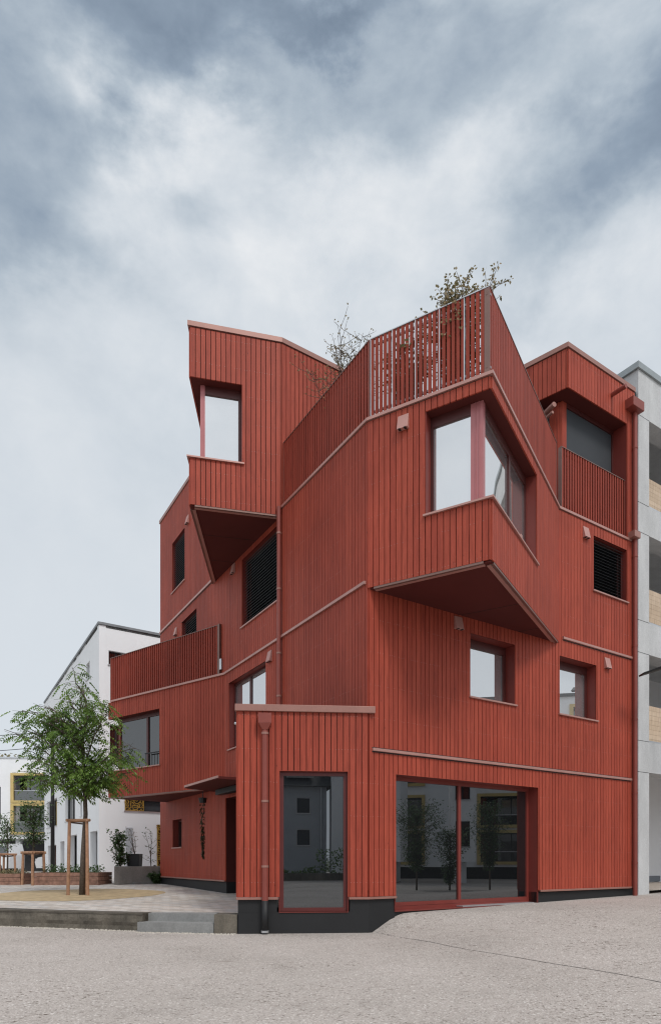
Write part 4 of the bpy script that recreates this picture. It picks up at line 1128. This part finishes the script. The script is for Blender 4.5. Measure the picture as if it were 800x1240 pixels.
m = MB(); m.fbox(PF, 0, PF.L, -.1, 10, -8, -.31); m.build('wall', 'render', WH2)
m = MB(); m.fbox(PF, -.3, PF.L + .3, 10, 10.2, -8.2, .3); m.build('roof', 'tile', WH2)
m = MB(); m.box(-14, 6.5, -20.2, -20.0, 0, .5); tag(m.build('garden_wall', 'kerb'), 'low garden wall before the grey house across the street', 'wall')
m = MB()
for _ in range(5200):
    x = rnd(-14, 8.5); h_ = .9 + .6 * noise.noise(Vector((x * .5, 0, 0))) + (1.3 if 4.6 < x < 8 else 0)
    p = Vector((x, rnd(-21.3, -20.3), rnd(.1, max(.5, h_)))); leaf_quad(m, p, Vector((rnd(-1, 1), rnd(-1, 1), rnd(-1, 1))), .2, .07)
tag(m.build('hedge', 'leaf'), 'clipped green hedge behind the garden wall across the street', 'hedge')

# white house with ochre balconies across the forecourt, mirrored in the sliding door
EB = empty('forecourt_house', (38, 6, 0)); tag(EB, 'white house with ochre balconies and dark windows, mirrored in the sliding door', 'house')
EF = Frame((40.5, 21), (34.5, -9)); ET = 13.2
# nearer wing that steps forward
eh = []
for k, s in enumerate((3, 9.5, 17.2, 23.5)):
    for z in (1.3, 4.0, 7.2, 10.3): eh.append((s, s + 3.4, z, z + 2.1))
flatwall(EF, [(0, EF.L, .9, ET)], eh, 'render', EB)
for h in eh:
    win2(EF, h, EB, .6, 'darkglass', 2, 'black', False)
    m = MB(); s0, s1, z0, z1 = h
    for a, b, c, e_ in ((s0 - .25, s0, z0 - .22, z1 + .22), (s1, s1 + .25, z0 - .22, z1 + .22), (s0, s1, z0 - .22, z0), (s0, s1, z1, z1 + .22)): m.fbox(EF, a, b, c, e_, -.3, .16)
    m.build('balcony_frame', 'yellow', EB)
    m = MB(); m.fbox(EF, s0, s1, z0 + .7, z0 + .76, -.1, 0); m.build('handrail', 'silver', EB)
m = MB(); m.fbox(EF, 0, EF.L, -.1, .9, -2, -1.5); m.build('ground_floor_wall', 'tile', EB)
m = MB(); m.fbox(EF, 0, EF.L, .9, ET, -9, -.75); m.build('wall', 'render', EB)
m = MB(); m.fbox(EF, -.3, EF.L + .3, ET, ET + .2, -9.2, .2); m.build('roof_coping', 'tile', EB)
def wing(p0, p1, label, deep=(5.5, -1.3)):
    WG = empty('white_wing', (*p1, 0)); tag(WG, label, 'house')
    q = Frame(p0, p1); xh = [(.35, q.L - .25, z, z + 1.5) for z in (2.2, 5.0, 7.8)]
    flatwall(q, [(0, q.L, 1.3, 10.4)], xh, 'render', WG)
    for h in xh: win2(q, h, WG, .2, 'darkglass', 1)
    m = MB(); m.fbox(q, .0, q.L, 1.3, 10.4, -5, -.31); m.fbox(q, .5, q.L - .3, -.1, 1.3, -5, -1.0); m.build('wall', 'render', WG)
wing((27.15, 5.45), (26.6, 2.6), 'white wing with dark windows mirrored at the left edge of the sliding door')
wing((27.95, 9.85), (27.6, 8.45), 'narrow white wing with dark windows mirrored beside the mullion of the sliding door')
small_tree(18.3, 8.9, 3.9, 1.9, 'young forecourt tree, mirrored in the middle of the left sliding pane', 'leaf2', zb=0, n=1500, crown0=.25)
small_tree(18.9, 10.3, 2.9, 1.3, 'low bushy forecourt tree, mirrored beside the sliding-door mullion', 'leaf2', zb=0, n=1100, crown0=.15)
small_tree(19.6, 12.0, 4.2, 1.2, 'young forecourt tree, mirrored in the right sliding pane', 'leaf2', zb=0, n=1500, crown0=.25)

# ------------------------------------------------------------------ sky
world = bpy.data.worlds.new('World'); scene.world = world; world.use_nodes = True
nt = world.node_tree; bg = nt.nodes['Background']
SUN_EL, SUN_AZ = R(52), R(150)     # azimuth from +Y towards +X: behind the viewer, to the right
sky = N(nt, 'ShaderNodeTexSky', sky_type='NISHITA'); sky.sun_disc = False
sky.sun_elevation = SUN_EL; sky.sun_rotation = SUN_AZ; sky.air_density = 1; sky.dust_density = 2
tc = N(nt, 'ShaderNodeTexCoord'); gen = tc.outputs['Generated']
vn = N(nt, 'ShaderNodeVectorMath', operation='NORMALIZE'); nt.links.new(gen, vn.inputs[0]); gen = vn.outputs[0]
sx = N(nt, 'ShaderNodeSeparateXYZ'); nt.links.new(gen, sx.inputs[0])
az = math_n(nt, 'ARCTAN2', sx.outputs[0], sx.outputs[1]); el = math_n(nt, 'ARCSINE', sx.outputs[2])
hor = math_n(nt, 'MAXIMUM', math_n(nt, 'SQRT', math_n(nt, 'ADD', math_n(nt, 'MULTIPLY', sx.outputs[0], sx.outputs[0]), math_n(nt, 'MULTIPLY', sx.outputs[1], sx.outputs[1]))), .25)
tn = math_n(nt, 'DIVIDE', sx.outputs[2], hor)                      # slope of the line of sight: keeps cloud shapes flat-bottomed
cb_ = N(nt, 'ShaderNodeCombineXYZ'); nt.links.new(az, cb_.inputs[0]); nt.links.new(tn, cb_.inputs[1]); cl = cb_.outputs[0]
def offs(v, o):
    mo = N(nt, 'ShaderNodeVectorMath', operation='ADD'); nt.links.new(v, mo.inputs[0]); mo.inputs[1].default_value = o; return mo.outputs[0]
n1 = noise_n(nt, offs(cl, (3.3, 1.2, 0)), 3.2, 9, .56, .1); n2 = noise_n(nt, offs(cl, (0, 0, 5)), 7.5, 9, .60, .2); n3 = noise_n(nt, offs(cl, (7, 2, 9)), 3.4, 9, .58, .1)
azw = math_n(nt, 'ADD', az, math_n(nt, 'MULTIPLY', math_n(nt, 'SUBTRACT', n1, .5), .62))
tnw = math_n(nt, 'ADD', tn, math_n(nt, 'MULTIPLY', math_n(nt, 'SUBTRACT', n3, .5), .55))
def blob(u, v, ru, rv, amp):
    a0 = math.atan((u - 400) / 800); e0 = (1043 - v) / math.hypot(800, u - 400)
    dx = math_n(nt, 'DIVIDE', math_n(nt, 'SUBTRACT', azw, a0), ru / 850); dy = math_n(nt, 'DIVIDE', math_n(nt, 'SUBTRACT', tnw, e0), rv / 850)
    r2 = math_n(nt, 'ADD', math_n(nt, 'MULTIPLY', dx, dx), math_n(nt, 'MULTIPLY', dy, dy))
    return math_n(nt, 'MULTIPLY', math_n(nt, 'EXPONENT', math_n(nt, 'MULTIPLY', r2, -1.0)), amp)
bl = [blob(0, 150, 210, 160, -.48), blob(190, -10, 360, 120, -.62), blob(400, 0, 110, 45, -.30), blob(70, 270, 130, 60, -.16), blob(250, 160, 80, 50, .26), blob(130, 250, 80, 35, .10),
      blob(340, 60, 110, 40, .10), blob(350, 170, 60, 50, -.12), blob(800, 150, 130, 100, -.60), blob(760, 270, 120, 80, -.22), blob(560, 90, 180, 80, -.18), blob(520, 160, 120, 50, -.12),
      blob(620, 370, 140, 60, -.12), blob(330, 300, 240, 70, .12), blob(600, 220, 100, 30, .08), blob(240, 560, 400, 120, -.03)]
tot = bl[0]
for b in bl[1:]: tot = math_n(nt, 'ADD', tot, b)
det = math_n(nt, 'ADD', math_n(nt, 'MULTIPLY', math_n(nt, 'SUBTRACT', n1, .5), .30), math_n(nt, 'MULTIPLY', math_n(nt, 'SUBTRACT', n2, .5), .60))
amt = math_n(nt, 'MULTIPLY', math_n(nt, 'SUBTRACT', tn, .25), 1.3, clamp=True)
val = math_n(nt, 'ADD', math_n(nt, 'ADD', .82, tot), math_n(nt, 'MULTIPLY', det, amt), clamp=True)
cc = ramp(nt, val, [(0, (1.6, 2.1, 2.8)), (.3, (2.7, 3.35, 4.15)), (.55, (4.3, 4.95, 5.6)), (.8, (6.2, 6.65, 7.1)), (1, (7.7, 7.9, 8.1))])
# brighter cloud deck around the hidden sun, behind the viewer
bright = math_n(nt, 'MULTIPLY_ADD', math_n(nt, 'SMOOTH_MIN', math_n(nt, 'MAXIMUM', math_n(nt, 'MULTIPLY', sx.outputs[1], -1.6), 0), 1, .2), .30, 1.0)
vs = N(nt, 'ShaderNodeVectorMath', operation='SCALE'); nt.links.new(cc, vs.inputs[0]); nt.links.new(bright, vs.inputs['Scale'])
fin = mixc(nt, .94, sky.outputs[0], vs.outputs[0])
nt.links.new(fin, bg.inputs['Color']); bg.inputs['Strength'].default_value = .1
sd_ = bpy.data.lights.new('Sun', 'SUN'); sd_.energy = 1.5; sd_.angle = R(14); sd_.color = (1, .96, .90)
so_ = bpy.data.objects.new('Sun', sd_); col.objects.link(so_)
dirv = Vector((math.sin(SUN_AZ) * math.cos(SUN_EL), math.cos(SUN_AZ) * math.cos(SUN_EL), math.sin(SUN_EL)))
so_.rotation_euler = (-dirv).to_track_quat('-Z', 'Y').to_euler()

# ------------------------------------------------------------------ camera
cd = bpy.data.cameras.new('Camera'); co = bpy.data.objects.new('Camera', cd); col.objects.link(co)
cd.sensor_fit = 'HORIZONTAL'; cd.sensor_width = 36; cd.lens = 36; cd.shift_y = (1043 - 620) / 800
co.location = (0, 0, 1.35); co.rotation_euler = (R(90), 0, 0); cd.clip_start = .1; cd.clip_end = 3000
scene.camera = co
scene.view_settings.view_transform = 'Standard'; scene.view_settings.look = 'None'
scene.view_settings.exposure = 0.15; scene.view_settings.gamma = 1; scene.view_settings.use_curve_mapping = False
scene.render.filter_size = 1.2
scene.cycles.filter_width = 1.2
scene.render.resolution_x = 660; scene.render.resolution_y = 1024
